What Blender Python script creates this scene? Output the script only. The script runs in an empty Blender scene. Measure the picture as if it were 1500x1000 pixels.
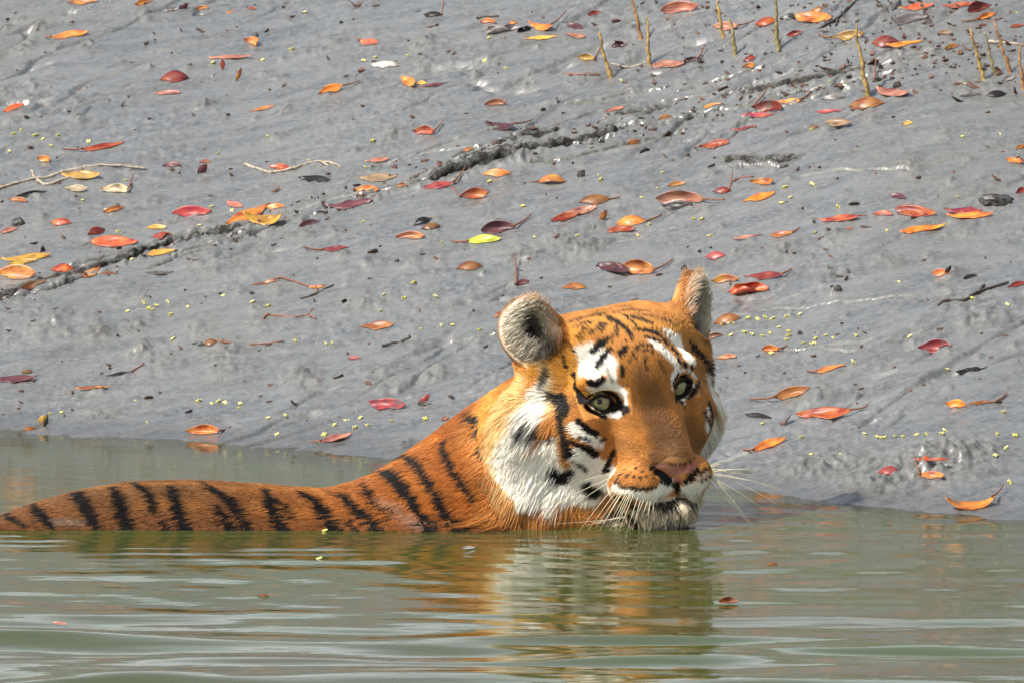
import bpy, bmesh, math, random
import numpy as np
from mathutils import Vector, Matrix
from mathutils.bvhtree import BVHTree

# ------------------------------------------------------------------ scene, camera, light
SC = bpy.context.scene
COL = SC.collection
random.seed(7)
RNG = np.random.default_rng(7)
PX = 0.0011                      # metres that one photo pixel covers at the tiger
DIST, CAM_H = 12.0, 1.6
ANG = PX / DIST
PITCH = math.atan(CAM_H / DIST) - math.atan(278 * ANG)
cam_d = bpy.data.cameras.new('camera')
cam = bpy.data.objects.new('camera', cam_d); COL.objects.link(cam)
cam.location = (0, -DIST, CAM_H)
cam.rotation_euler = (math.pi / 2 - PITCH, 0, 0)
cam_d.sensor_fit = 'HORIZONTAL'; cam_d.sensor_width = 36
cam_d.lens = 36 / (1500 * ANG)
cam_d.clip_start = 0.1; cam_d.clip_end = 500
cam_d.dof.use_dof = True; cam_d.dof.focus_distance = 12.05; cam_d.dof.aperture_fstop = 45
SC.camera = cam

SUN_DIR = Vector((-0.55, -0.29, 0.80)).normalized()     # towards the sun
world = bpy.data.worlds.new('World'); SC.world = world; world.use_nodes = True
wn = world.node_tree; bg = wn.nodes['Background']
sky = wn.nodes.new('ShaderNodeTexSky'); sky.sky_type = 'NISHITA'; sky.sun_disc = False
sky.sun_elevation = math.asin(SUN_DIR.z); sky.sun_rotation = math.atan2(SUN_DIR.x, SUN_DIR.y) % (2 * math.pi)
sky.air_density = 1.3; sky.dust_density = 4.0; sky.ozone_density = 1.0
# bright tropical haze low in the sky
wg = wn.nodes.new('ShaderNodeTexCoord'); wsx = wn.nodes.new('ShaderNodeSeparateXYZ'); wn.links.new(wg.outputs['Generated'], wsx.inputs[0])
wmr = wn.nodes.new('ShaderNodeMapRange'); wmr.interpolation_type = 'SMOOTHSTEP'; wn.links.new(wsx.outputs[2], wmr.inputs[0])
for _i, _v in enumerate((0.08, 0.36, 2.9, 1.0)): wmr.inputs[_i + 1].default_value = _v
wmx = wn.nodes.new('ShaderNodeVectorMath'); wmx.operation = 'SCALE'; whs = wn.nodes.new('ShaderNodeHueSaturation'); whs.inputs['Saturation'].default_value = 0.78; wn.links.new(sky.outputs[0], whs.inputs['Color']); wh2 = wn.nodes.new('ShaderNodeHueSaturation'); wh2.inputs['Saturation'].default_value = 0.25; wn.links.new(whs.outputs[0], wh2.inputs['Color'])
wf = wn.nodes.new('ShaderNodeMapRange'); wn.links.new(wsx.outputs[2], wf.inputs[0])
for _i, _v in enumerate((0.12, 0.45, 1.0, 0.0)): wf.inputs[_i + 1].default_value = _v
wn.links.new(wf.outputs[0], wh2.inputs['Fac']); wn.links.new(wh2.outputs[0], wmx.inputs[0]); wn.links.new(wmr.outputs[0], wmx.inputs['Scale'])
wn.links.new(wmx.outputs[0], bg.inputs[0]); bg.inputs[1].default_value = 0.11
sun_d = bpy.data.lights.new('sun', 'SUN'); sun_d.energy = 5.0; sun_d.angle = math.radians(0.5); sun_d.color = (1.0, 0.95, 0.88)
sun = bpy.data.objects.new('sun', sun_d); COL.objects.link(sun)
sun.rotation_euler = SUN_DIR.to_track_quat('Z', 'Y').to_euler(); sun.location = SUN_DIR * 30
SC.view_settings.view_transform = 'Standard'; SC.view_settings.look = 'None'
SC.view_settings.exposure = 0.47; SC.view_settings.gamma = 1.0
SC.cycles.max_bounces = 6; SC.cycles.diffuse_bounces = 3; SC.cycles.glossy_bounces = 3
SC.cycles.transparent_max_bounces = 6

# ------------------------------------------------------------------ helpers
CP, SP = math.cos(PITCH), math.sin(PITCH)
CAM = np.array([0, -DIST, CAM_H])
def rays(px, py):
    """unit directions of the lines of sight through photo pixels"""
    px = np.asarray(px, float); py = np.asarray(py, float)
    x = (px - 750) * ANG; y = (500 - py) * ANG
    d = np.stack([x, CP + y * SP, -SP + y * CP], -1)
    return d / np.linalg.norm(d, axis=-1, keepdims=True)
def tag(o, label=None, cat=None, group=None, kind=None):
    if label: o['label'] = label
    if cat: o['category'] = cat
    if group: o['group'] = group
    if kind: o['kind'] = kind
    return o
def mesh_obj(name, verts, faces, mat=None, parent=None, smooth=True):
    me = bpy.data.meshes.new(name)
    verts = np.asarray(verts, np.float32)
    if isinstance(faces, np.ndarray):
        n, k = faces.shape
        me.vertices.add(len(verts)); me.vertices.foreach_set('co', verts.ravel())
        me.loops.add(n * k); me.loops.foreach_set('vertex_index', faces.astype(np.int32).ravel())
        me.polygons.add(n); me.polygons.foreach_set('loop_start', np.arange(0, n * k, k, dtype=np.int32))
        me.update(calc_edges=True); me.validate()
    else:
        me.from_pydata([tuple(v) for v in verts.tolist()], [], faces); me.update()
    if smooth: me.polygons.foreach_set('use_smooth', np.ones(len(me.polygons), bool))
    o = bpy.data.objects.new(name, me); COL.objects.link(o)
    if mat: me.materials.append(mat)
    if parent: o.parent = parent
    return o
def point_attr(me, name, typ, data):
    a = me.attributes.new(name, typ, 'POINT')
    a.data.foreach_set('color' if typ == 'FLOAT_COLOR' else 'value', np.asarray(data, np.float32).ravel())

def hash2(ix, iy, seed):
    h = (ix.astype(np.int64) * 374761393 + iy.astype(np.int64) * 668265263 + seed * 974634777) & 0x7fffffff
    h = ((h ^ (h >> 13)) * 1274126177) & 0x7fffffff
    h = ((h ^ (h >> 15)) * 2246822519) & 0x7fffffff
    return h ^ (h >> 12)
def perlin(x, y, seed=0):
    x = np.asarray(x, float); y = np.asarray(y, float)
    ix = np.floor(x); iy = np.floor(y); fx = x - ix; fy = y - iy
    u = fx * fx * fx * (fx * (fx * 6 - 15) + 10); v = fy * fy * fy * (fy * (fy * 6 - 15) + 10)
    def g(dx, dy):
        a = (hash2(ix + dx, iy + dy, seed) & 1023) * (2 * np.pi / 1024)
        return np.cos(a) * (fx - dx) + np.sin(a) * (fy - dy)
    a = g(0, 0); b = g(1, 0); c = g(0, 1); d = g(1, 1)
    return 1.5 * (a + u * (b - a) + v * (c - a + u * (a - b - c + d)))
def fbm(x, y, seed=0, octv=4, gain=0.5):
    s = 0; a = 1.0
    for k in range(octv):
        s = s + a * perlin(x * 2 ** k + 13.7 * k, y * 2 ** k - 7.3 * k, seed + k); a *= gain
    return s
def sstep(a, b, x):
    t = np.clip((x - a) / (b - a), 0, 1); return t * t * (3 - 2 * t)

def new_mat(name):
    m = bpy.data.materials.new(name); m.use_nodes = True
    nt = m.node_tree; return m, nt, nt.nodes['Principled BSDF'], nt.nodes, nt.links
def node(nt, typ, **kw):
    n = nt.nodes.new(typ)
    for k, v in kw.items(): setattr(n, k, v)
    return n
def mixcol(nt, fac, a, b, blend='MIX'):
    n = nt.nodes.new('ShaderNodeMix'); n.data_type = 'RGBA'; n.blend_type = blend
    for s, v in ((n.inputs[0], fac), (n.inputs[6], a), (n.inputs[7], b)):
        if hasattr(v, 'default_value') or hasattr(v, 'is_linked'): nt.links.new(v, s)
        else: s.default_value = v if not isinstance(v, tuple) else (*v, 1)
    return n.outputs[2]
def ramp(nt, src, lo, hi, a=0.0, b=1.0):
    n = nt.nodes.new('ShaderNodeMapRange'); n.interpolation_type = 'SMOOTHSTEP'
    nt.links.new(src, n.inputs[0])
    for i, v in enumerate((lo, hi, a, b)): n.inputs[i + 1].default_value = v
    return n.outputs[0]
def noise(nt, vec, scale, detail=4, rough=0.55):
    n = nt.nodes.new('ShaderNodeTexNoise'); n.inputs['Scale'].default_value = scale
    n.inputs['Detail'].default_value = detail; n.inputs['Roughness'].default_value = rough
    if vec is not None: nt.links.new(vec, n.inputs['Vector'])
    return n.outputs[0]
# ------------------------------------------------------------------ the mud bank
SHORE_PX = [(-900, 560), (-300, 612), (0, 636), (250, 645), (480, 664), (700, 684), (1000, 704), (1100, 711), (1200, 726), (1300, 743), (1500, 755), (1900, 765), (2400, 790)]
_d = rays([p[0] for p in SHORE_PX], [p[1] for p in SHORE_PX])
_t = -CAM_H / _d[:, 2]
SHX = CAM[0] + _d[:, 0] * _t; SHY = CAM[1] + _d[:, 1] * _t
_fx = np.linspace(-3, 3, 1201); _fy = np.convolve(np.pad(np.interp(_fx, SHX, SHY), 40, 'edge'), np.ones(81) / 81, 'valid'); _k0 = np.interp(_fx, [-3, -2.7, 2.7, 3], [0, 1, 1, 0]); _fy = _fy * _k0 + np.interp(_fx, SHX, SHY) * (1 - _k0); SHX, SHY = _fx, _fy     # an easy shoreline
def mud_base(x, y):
    """height of the bank without its small relief"""
    t = y - np.interp(x, SHX, SHY)
    up = 0.10 * t + 0.20 * 0.1 * np.logaddexp(0, (t - 0.22) / 0.1) - 0.24 * 0.4 * np.logaddexp(0, (t - 4.6) / 0.4)
    return np.where(t < 0, np.maximum(0.10 * t + 0.20 * 0.1 * np.logaddexp(0, -2.2), -0.5 - 0.0 * t), up) - 0.20 * 0.1 * np.logaddexp(0, -2.2)
def ground_at(px, py):
    """where the lines of sight through photo pixels meet the bank"""
    d = rays(px, py); lo = np.full(d.shape[:-1], 11.0); hi = np.full(d.shape[:-1], 24.0)
    for _ in range(40):
        m = (lo + hi) / 2
        above = CAM[2] + d[..., 2] * m > np.maximum(mud_base(d[..., 0] * m, CAM[1] + d[..., 1] * m), 0)
        lo = np.where(above, m, lo); hi = np.where(above, hi, m)
    return CAM + d * lo[..., None]
# ruts and cracks: photo points, width (mm), depth (mm)
CRACKS = [
 ([(-60, 455), (0, 437), (40, 420), (110, 398), (150, 386), (185, 374)], 24, 16),
 ([(185, 374), (215, 360), (245, 350), (290, 343), (350, 332)], 34, 26),
 ([(350, 332), (420, 312), (500, 290), (560, 278)], 14, 7),
 ([(640, 266), (680, 249), (715, 239), (745, 228)], 40, 40),
 ([(520, 290), (580, 280), (640, 266)], 22, 12),
 ([(430, 297), (500, 276), (560, 246), (640, 226), (735, 216)], 14, 8),
 ([(735, 214), (770, 203), (808, 194)], 26, 22),
 ([(760, 226), (800, 214), (850, 199), (892, 189)], 28, 22),
 ([(780, 236), (840, 228), (900, 212), (1000, 188)], 18, 12),
 ([(892, 189), (930, 176), (975, 160)], 18, 10),
 ([(905, 168), (950, 160), (985, 152)], 20, 14),
 ([(1060, 134), (1110, 127), (1150, 118)], 18, 14),
 ([(1110, 125), (1180, 112), (1225, 102), (1255, 96)], 26, 22),
 ([(1255, 96), (1330, 84), (1420, 66)], 16, 8),
 ([(1068, 231), (1110, 232), (1160, 228)], 24, 16),
 ([(1090, 241), (1150, 240)], 18, 10),
 ([(690, 300), (560, 330), (470, 360)], 10, 4),
 ([(1330, 250), (1420, 225), (1500, 205)], 12, 6),
 ([(1150, 260), (1240, 245), (1330, 250)], 10, 5),
 ([(1340, 127), (1430, 110)], 14, 8),
 ([(1080, 460), (1200, 448), (1330, 430)], 12, 6),
 ([(1140, 515), (1260, 510), (1360, 480)], 10, 5),
 ([(200, 312), (330, 285), (420, 262)], 10, 4),
 ([(850, 365), (900, 350), (1000, 330)], 12, 6),
 ([(640, 455), (700, 435), (740, 415)], 10, 8),
 ([(660, 500), (730, 488)], 16, 10),
]
_main = np.array([(-60, 455), (150, 386), (350, 332), (560, 275), (735, 215), (1000, 160), (1255, 97), (1500, 50)], float)
_r1 = np.random.default_rng(12)
for _ in range(34):                              # fine cracks running along the ruts
    x0 = _r1.uniform(-40, 1150); ln_ = _r1.uniform(50, 210); xs = np.linspace(x0, x0 + ln_, 4); o_ = _r1.normal(0, 20)
    ys = np.interp(xs, _main[:, 0], _main[:, 1]) + o_ + _r1.normal(0, 2.5, 4)
    CRACKS.append((list(zip(xs, ys)), _r1.uniform(10, 17), _r1.uniform(5, 13)))
for _ in range(22):
    x0 = _r1.uniform(0, 1400); y0 = _r1.uniform(40, 560); ln_ = _r1.uniform(50, 150); sl = _r1.uniform(-0.42, -0.16)
    CRACKS.append(([(x0 + k * ln_ / 3, y0 + sl * k * ln_ / 3 + _r1.normal(0, 2)) for k in range(4)], _r1.uniform(8, 12), _r1.uniform(3, 6)))
# lumps: photo x, y, radius (mm), height (mm)
LUMPS = [(1385, 686, 70, 19), (1340, 694, 55, 11), (1250, 690, 60, 10), (1195, 690, 38, 13), (1160, 697, 40, 10), (1290, 722, 45, 9), (1255, 719, 40, 9), (1440, 676, 40, 10),
 (60, 40, 20, 10), (215, 22, 18, 12), (298, 151, 16, 12), (128, 69, 22, 10), (32, 72, 18, 9), (86, 67, 12, 7), (30, 28, 12, 6), (490, 62, 20, 9), (620, 60, 22, 16), (560, 74, 22, 7), (720, 85, 22, 7),
 (620, 90, 30, 7), (440, 552, 34, 16), (450, 566, 26, 8), (142, 486, 24, 12), (205, 515, 18, 14), (62, 487, 30, 6), (200, 478, 22, 10), (290, 482, 30, 7), (330, 515, 30, 9), (335, 538, 40, 7),
 (240, 535, 34, 6), (380, 480, 20, 6), (60, 325, 14, 10), (770, 120, 20, 8), (860, 118, 22, 9), (925, 130, 16, 8), (1280, 168, 16, 10), (1385, 195, 18, 7), (1330, 240, 20, 9), (1335, 250, 18, 9),
 (1305, 85, 26, 7), (1040, 255, 14, 10), (1077, 245, 12, 10), (1225, 345, 20, 14), (1140, 372, 30, 10), (1090, 368, 34, 8), (1220, 430, 14, 12), (1418, 470, 18, 10), (1455, 465, 30, 7),
 (1350, 555, 30, 6), (1200, 575, 34, 8), (1110, 558, 34, 5), (830, 358, 34, 14), (860, 362, 30, 10), (780, 375, 30, 9), (750, 368, 30, 9), (805, 345, 12, 14), (560, 440, 26, 6), (520, 438, 34, 7),
 (510, 398, 24, 7), (640, 545, 22, 12), (570, 555, 44, 8), (590, 648, 30, 6), (140, 605, 34, 7), (445, 345, 26, 9), (400, 340, 22, 8), (300, 392, 40, 7), (330, 386, 30, 6), (380, 395, 16, 5)]
_r2 = np.random.default_rng(3)
for _ in range(230):
    LUMPS.append((_r2.uniform(-100, 1600), 30 + 560 * _r2.random() ** 1.1, _r2.uniform(7, 20), _r2.uniform(3, 9)))
_cr = []
for pts, w, dep in CRACKS:
    g = ground_at([p[0] for p in pts], [p[1] for p in pts])
    _cr.append((g[:, :2], max(w / 1000 * 0.48, 0.0082), dep / 1000 * (1.05 if w > 17 else 0.75)))
_lg = ground_at([l[0] for l in LUMPS], [l[1] for l in LUMPS])
TH = math.radians(36)
def mud_height(x, y, lip=None, torn_shade=None):
    x = np.asarray(x, float); y = np.asarray(y, float)
    z = mud_base(x, y)
    a = x * math.cos(TH) + y * math.sin(TH); b = -x * math.sin(TH) + y * math.cos(TH)
    b = b + 0.035 * fbm(a * 1.3, b * 2.1, 41, 2)
    z = z + 0.012 * fbm(x * 1.1, y * 1.1, 1, 3)
    near = sstep(5.5, 4.0, np.abs(y - 1.5)) * sstep(2.6, 1.6, np.abs(x))
    wet = sstep(-0.3, 0.25, y - np.interp(x, SHX, SHY))
    # run-off streaks along the flow, terraces and crumbs
    st = fbm(a * 2.6, b * 15, 5, 4, 0.55)
    z = z + near * (0.35 + 0.65 * wet) * (0.0052 * st + 0.0018 * fbm(a * 7, b * 42, 9, 4, 0.55))
    rid = 1 - np.abs(fbm(a * 1.9 + 5, b * 7.5, 15, 3))
    z = z - near * wet * 0.011 * sstep(0.90, 1.0, rid) * sstep(-0.1, 0.5, perlin(a * 1.4, b * 2, 77))
    pat = sstep(0.05, 0.55, fbm(x * 2.3, y * 1.9, 21, 3))
    z = z + near * wet * (0.0004 + 0.0020 * pat) * fbm(x * 42, y * 30, 31, 3, 0.55)
    wob = 0.008 * fbm(x * 16, y * 14, 51, 3, 0.6)
    crumb = fbm(x * 52, y * 40, 61, 2)
    for P, w, dep in _cr:
        lo = P.min(0) - 5 * w; hi = P.max(0) + 5 * w
        m = (x > lo[0]) & (x < hi[0]) & (y > lo[1]) & (y < hi[1])
        if not m.any(): continue
        xx, yy = x[m], y[m]; best = np.full(xx.shape, 9.0); sg = np.zeros(xx.shape); nx_ = sg * 0; ny_ = sg * 0
        for (x0, y0), (x1, y1) in zip(P[:-1], P[1:]):
            dx, dy = x1 - x0, y1 - y0; L2 = dx * dx + dy * dy
            q = np.clip(((xx - x0) * dx + (yy - y0) * dy) / L2, 0, 1)
            d = np.hypot(xx - x0 - q * dx, yy - y0 - q * dy)
            s = np.sign((yy - y0) * dx - (xx - x0) * dy)
            k = d < best; best = np.where(k, d, best); sg = np.where(k, s, sg); nx_ = np.where(k, dy / math.sqrt(L2), nx_); ny_ = np.where(k, -dx / math.sqrt(L2), ny_)
        sd = best * sg + wob[m] * (w / 0.03)
        nz = np.clip(0.85 + 0.5 * perlin(xx * 4.5, yy * 4.5, 71), 0, 1.3)
        z[m] += -dep * nz * np.where(sd > 0, np.exp(-(sd / (0.35 * w)) ** 2), np.exp(-(sd / (0.42 * w)) ** 2)) \
                + 0.16 * dep * nz * np.exp(-((sd - 0.8 * w) / (0.7 * w)) ** 2) * (1 + 0.5 * crumb[m]) \
                + 0.12 * dep * np.exp(-((sd + 2.2 * w) / (0.8 * w)) ** 2) * (1 + crumb[m])
        z[m] += min(0.14 * dep, 0.003) * crumb[m] * np.exp(-(sd / (1.8 * w)) ** 2) + min(0.12 * dep, 0.0022) * perlin(xx * 120, yy * 90, 73) * np.exp(-(sd / (1.6 * w)) ** 2)
        if torn_shade is not None: torn_shade[m] = np.maximum(torn_shade[m], np.clip(1.25 * np.exp(-((sd - 0.1 * w) / (1.7 * w)) ** 2) * np.clip(nz * 1.3, 0, 1), 0, 1) * min(1, dep / 0.016))
        if lip is not None:                      # the upper lip overhangs the rut
            q = 1.1 * np.minimum(w, dep) * np.clip(nz, 0, 1) * np.exp(-((sd - 0.6 * w) / (0.42 * w)) ** 2); lip[m, 0] += q * nx_; lip[m, 1] += q * ny_
    for (lx, ly, _), (_, _, r, h) in zip(_lg, LUMPS):
        r, h = r / 1000, h / 1000; R = 2.4 * r
        m = (np.abs(x - lx) < R) & (np.abs(y - ly) < R * 1.6)
        if not m.any(): continue
        d2 = ((x[m] - lx) / r) ** 2 + ((y[m] - ly) / (1.5 * r)) ** 2
        n1 = perlin(x[m] / max(r, .012) * 1.3, y[m] / max(r, .012) * 1.1, 91)
        z[m] += h * np.exp(-d2) * (0.75 + 0.45 * n1 + 0.5 * crumb[m])
        if torn_shade is not None: torn_shade[m] = np.maximum(torn_shade[m], 0.74 * np.exp(-d2 * 0.7) * min(1, h / 0.012))
    return z
def axis(lo, hi, step, far_lo, far_hi, grow=1.25):
    c = list(np.arange(lo, hi + 1e-9, step)); s = step
    while c[-1] < far_hi: s *= grow; c.append(c[-1] + s)
    s = step
    while c[0] > far_lo: s *= grow; c.insert(0, c[0] - s)
    return np.array(c)
def sheet(name, gx, gy, hz, mat):
    X, Y = np.meshgrid(gx, gy); lip = np.zeros((X.size, 2)); torn_shade = np.zeros(X.size); Z = (hz(X.ravel(), Y.ravel(), lip, torn_shade) if hz is mud_height else hz(X.ravel(), Y.ravel())).reshape(X.shape)
    V = np.stack([X, Y, Z], -1).reshape(-1, 3); V[:, :2] += lip; ny, nx = X.shape
    i = np.arange(ny * nx).reshape(ny, nx)
    F = np.stack([i[:-1, :-1], i[:-1, 1:], i[1:, 1:], i[1:, :-1]], -1).reshape(-1, 4)
    o = mesh_obj(name, V, F, mat); point_attr(o.data, 'torn_shade', 'FLOAT', torn_shade)
    return o, V

m, nt, bs, N, Lk = new_mat('wet mud')
tc = N.new('ShaderNodeTexCoord'); P = tc.outputs['Object']
mp = N.new('ShaderNodeMapping'); mp.inputs['Rotation'].default_value = (0, 0, -TH); mp.inputs['Scale'].default_value = (1, 5, 1)
Lk.new(P, mp.inputs[0]); PS = mp.outputs[0]
big = noise(nt, P, 1.6, 4); streak = noise(nt, PS, 5, 6, 0.65); fine = noise(nt, P, 90, 5, 0.65); grit = noise(nt, P, 260, 3, 0.7)
c1 = mixcol(nt, ramp(nt, streak, 0.35, 0.65), (0.076, 0.079, 0.074), (0.122, 0.126, 0.118))
c2 = mixcol(nt, ramp(nt, fine, 0.40, 0.72), c1, (0.148, 0.146, 0.136))
c3 = mixcol(nt, ramp(nt, big, 0.5, 0.75, 0, 0.5), c2, (0.105, 0.100, 0.080))
spk = noise(nt, PS, 60, 3, 0.7); c3 = mixcol(nt, ramp(nt, spk, 0.62, 0.74, 0, 0.6), c3, (0.040, 0.036, 0.030))
geo = N.new('ShaderNodeNewGeometry'); gz_ = N.new('ShaderNodeSeparateXYZ'); Lk.new(geo.outputs['Position'], gz_.inputs[0]); soak = node(nt, 'ShaderNodeMath', operation='MULTIPLY_ADD'); Lk.new(big, soak.inputs[0]); soak.inputs[1].default_value = 0.05; Lk.new(gz_.outputs[2], soak.inputs[2])
c3 = mixcol(nt, ramp(nt, soak.outputs[0], 0.030, 0.055, 0.55, 0.0), c3, (0.048, 0.045, 0.034))     # mud soaked by the last ripples
c4 = mixcol(nt, ramp(nt, grit, 0.60, 0.69, 0, 0.75), c3, (0.035, 0.031, 0.026))
grain0 = noise(nt, P, 60, 4, 0.7)
ta = N.new('ShaderNodeAttribute'); ta.attribute_name = 'torn_shade'; TO = ta.outputs['Fac']     # broken, crumbly mud is matt
rut_shade = node(nt, 'ShaderNodeMath', operation='MULTIPLY'); Lk.new(TO, rut_shade.inputs[0]); Lk.new(ramp(nt, grain0, 0.30, 0.60, 0.55, 1.0), rut_shade.inputs[1])
Lk.new(mixcol(nt, ramp(nt, rut_shade.outputs[0], 0.62, 1.0, 0, 0.92), c4, (0.022, 0.019, 0.016)), bs.inputs['Base Color'])     # shade of the ruts painted in as near-black; lumps slightly darker too
def lerp(src, v):
    n = N.new('ShaderNodeMix'); n.data_type = 'FLOAT'; Lk.new(TO, n.inputs[0]); n.inputs[3].default_value = v
    if hasattr(src, 'is_linked'): Lk.new(src, n.inputs[2])
    else: n.inputs[2].default_value = src
    return n.outputs[0]
mul = node(nt, 'ShaderNodeMath', operation='ADD'); Lk.new(ramp(nt, fine, 0.35, 0.7, 0.0, 0.22), mul.inputs[0]); Lk.new(ramp(nt, streak, 0.35, 0.65, 0.30, 0.50), mul.inputs[1])
Lk.new(lerp(mul.outputs[0], 0.9), bs.inputs['Roughness'])
bs.inputs['Coat IOR'].default_value = 1.85; Lk.new(lerp(0.6, 0.15), bs.inputs['Specular IOR Level']); Lk.new(lerp(1.0, 0.0), bs.inputs['Coat Weight'])
Lk.new(ramp(nt, big, 0.3, 0.7, 0.17, 0.32), bs.inputs['Coat Roughness'])
st2 = noise(nt, PS, 26, 5, 0.65); grain = noise(nt, P, 130, 4, 0.7)
b0 = N.new('ShaderNodeBump'); b0.inputs['Strength'].default_value = 0.45; b0.inputs['Distance'].default_value = 0.008; Lk.new(st2, b0.inputs['Height'])
bp = N.new('ShaderNodeBump'); bp.inputs['Strength'].default_value = 0.34; bp.inputs['Distance'].default_value = 0.004; Lk.new(grain, bp.inputs['Height']); Lk.new(b0.outputs[0], bp.inputs['Normal'])
b2 = N.new('ShaderNodeBump'); b2.inputs['Strength'].default_value = 0.35; b2.inputs['Distance'].default_value = 0.002; Lk.new(grit, b2.inputs['Height']); Lk.new(bp.outputs[0], b2.inputs['Normal'])
Lk.new(b2.outputs[0], bs.inputs['Normal']); bc = N.new('ShaderNodeBump'); bc.inputs['Strength'].default_value = 0.22; bc.inputs['Distance'].default_value = 0.006; Lk.new(st2, bc.inputs['Height']); Lk.new(bc.outputs[0], bs.inputs['Coat Normal'])
MUD = m
gx = axis(-1.25, 1.25, 0.0029, -70, 70); gy = axis(0.12, 4.30, 0.0046, -16, 90)
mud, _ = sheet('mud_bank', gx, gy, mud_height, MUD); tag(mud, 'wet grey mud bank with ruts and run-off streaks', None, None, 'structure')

# ------------------------------------------------------------------ the river
def wave(x, y):
    far = sstep(0.9, -0.15, y)                      # calmer behind the tiger
    amp = 0.12 + 0.88 * far
    wx = x + 0.16 * fbm(x * 1.2, y * 0.9, 201, 2); wy = y + 0.060 * fbm(x * 1.3, y * 2.2, 203, 2)
    z = 0
    for k, (lam, ang, a, sd, nr) in enumerate(((0.33, 2, 0.28, 0, 5.6), (0.23, -4, 0.30, 1, 3.4), (0.17, 5, 0.42, 2, 1.5), (0.135, -3, 0.46, 3, 0.7), (0.085, 6, 0.25, 4, 0.25))):
        near = sstep(-0.75, -1.35, y) * (0.35 + 0.65 * sstep(0.75, 0.2, x)) + 0.42 * (sstep(0.26, 0.5, x) if k > 1 else 0.1 * sstep(0.26, 0.5, x))
        t = math.radians(ang); ph = (wx * math.sin(t) + wy * math.cos(t)) * 2 * math.pi / lam + sd * 1.7
        env = np.clip(0.50 + 1.0 * perlin(x * (2.3 if k < 2 else 1.5) + 9 * k, y * 2.2 - 5 * k, 211 + k), -0.1, 1.4)
        s = np.sin(ph + 0.9 * perlin(x * 3 + k, y * 2, 231 + k)); z = z + (a + nr * near) * env * (s + 0.25 * s * s)
    z = z + 0.55 * fbm(x * 2.6, y * 12, 221, 3, 0.45)
    r = np.hypot(x - 0.24, (y + 0.02) * 1.0)      # rings spreading from the swimming head
    z = z + 0.9 * np.exp(-r * 1.3) * np.sin(r * 2 * math.pi / 0.105)
    z = z + 0.9 * np.exp(-np.abs(y) / 0.12) * np.sin(y * 2 * math.pi / 0.055 + 1.5 * perlin(x * 5, y * 4, 241)) * sstep(0.35, 0.2, x)   # lapping along the flank
    return z * amp * 0.001
m, nt, bs, N, Lk = new_mat('murky river water')
tc = N.new('ShaderNodeTexCoord'); P = tc.outputs['Object']
mp = N.new('ShaderNodeMapping'); mp.inputs['Scale'].default_value = (1, 3, 1); Lk.new(P, mp.inputs[0])
silt = noise(nt, mp.outputs[0], 1.3, 3)
Lk.new(mixcol(nt, ramp(nt, silt, 0.35, 0.65), (0.044, 0.058, 0.013), (0.054, 0.054, 0.021)), bs.inputs['Base Color'])
bs.inputs['Roughness'].default_value = 0.05; bs.inputs['IOR'].default_value = 1.36
bp = N.new('ShaderNodeBump'); bp.inputs['Strength'].default_value = 0.12; bp.inputs['Distance'].default_value = 0.004
mp2 = N.new('ShaderNodeMapping'); mp2.inputs['Scale'].default_value = (10, 34, 1); Lk.new(P, mp2.inputs[0])
Lk.new(noise(nt, mp2.outputs[0], 1.0, 3), bp.inputs['Height']); Lk.new(bp.outputs[0], bs.inputs['Normal'])
# the thin edge of the water lets the mud show through
at = N.new('ShaderNodeAttribute'); at.attribute_name = 'depth'
tr = N.new('ShaderNodeBsdfTransparent'); tr.inputs[0].default_value = (0.88, 0.88, 0.70, 1)
gl = N.new('ShaderNodeBsdfGlossy'); gl.inputs['Roughness'].default_value = 0.03; Lk.new(bp.outputs[0], gl.inputs['Normal'])
fr = N.new('ShaderNodeFresnel'); fr.inputs[0].default_value = 1.33; Lk.new(bp.outputs[0], fr.inputs['Normal'])
thin = N.new('ShaderNodeMixShader'); Lk.new(fr.outputs[0], thin.inputs[0]); Lk.new(tr.outputs[0], thin.inputs[1]); Lk.new(gl.outputs[0], thin.inputs[2])
mx = N.new('ShaderNodeMixShader'); Lk.new(ramp(nt, at.outputs['Fac'], 0.0, 0.024), mx.inputs[0]); Lk.new(thin.outputs[0], mx.inputs[1]); Lk.new(bs.outputs[0], mx.inputs[2])
Lk.new(mx.outputs[0], N['Material Output'].inputs['Surface'])
WATER = m
wx_ = axis(-1.25, 1.25, 0.009, -70, 70); wy_ = axis(-2.5, 1.9, 0.0065, -90, 3.5)
water, WV = sheet('river_water', wx_, wy_, wave, WATER); tag(water, 'murky green river water with low ripples', None, None, 'structure')
point_attr(water.data, 'depth', 'FLOAT', np.maximum(0, -mud_base(WV[:, 0], WV[:, 1])))
# ------------------------------------------------------------------ the tiger: body surface
# tiger space: photo pixels as units, X to the right, Y away, Z up from the water
YAW, ROLL = math.radians(30), math.radians(6.5)
HO = np.array([945.0, 60.0, 195.0])
_c, _s, _cr_, _sr = math.cos(YAW), math.sin(YAW), math.cos(ROLL), math.sin(ROLL)
HR = np.array([_c * _cr_, _s * _cr_, _sr]); HF = np.array([_s, -_c, 0.0]); HU = np.array([-_c * _sr, -_s * _sr, _cr_])
HM = np.stack([HR, HF, HU])                       # rows: right, forward, up of the head
def to_world(p):
    p = np.asarray(p, float); return np.stack([(p[..., 0] - 750) * PX, p[..., 1] * PX, p[..., 2] * PX], -1)
def to_tiger(w):
    w = np.asarray(w, float); return np.stack([w[..., 0] / PX + 750, w[..., 1] / PX, w[..., 2] / PX], -1)
def head(p): return HO + np.asarray(p, float) @ HM
STEP = 2.7
G0 = np.array([-190.0, -70.0, -45.0]); G1 = np.array([1125.0, 440.0, 420.0])
NX, NY, NZ = [int(v) for v in np.ceil((G1 - G0) / STEP)]
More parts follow.
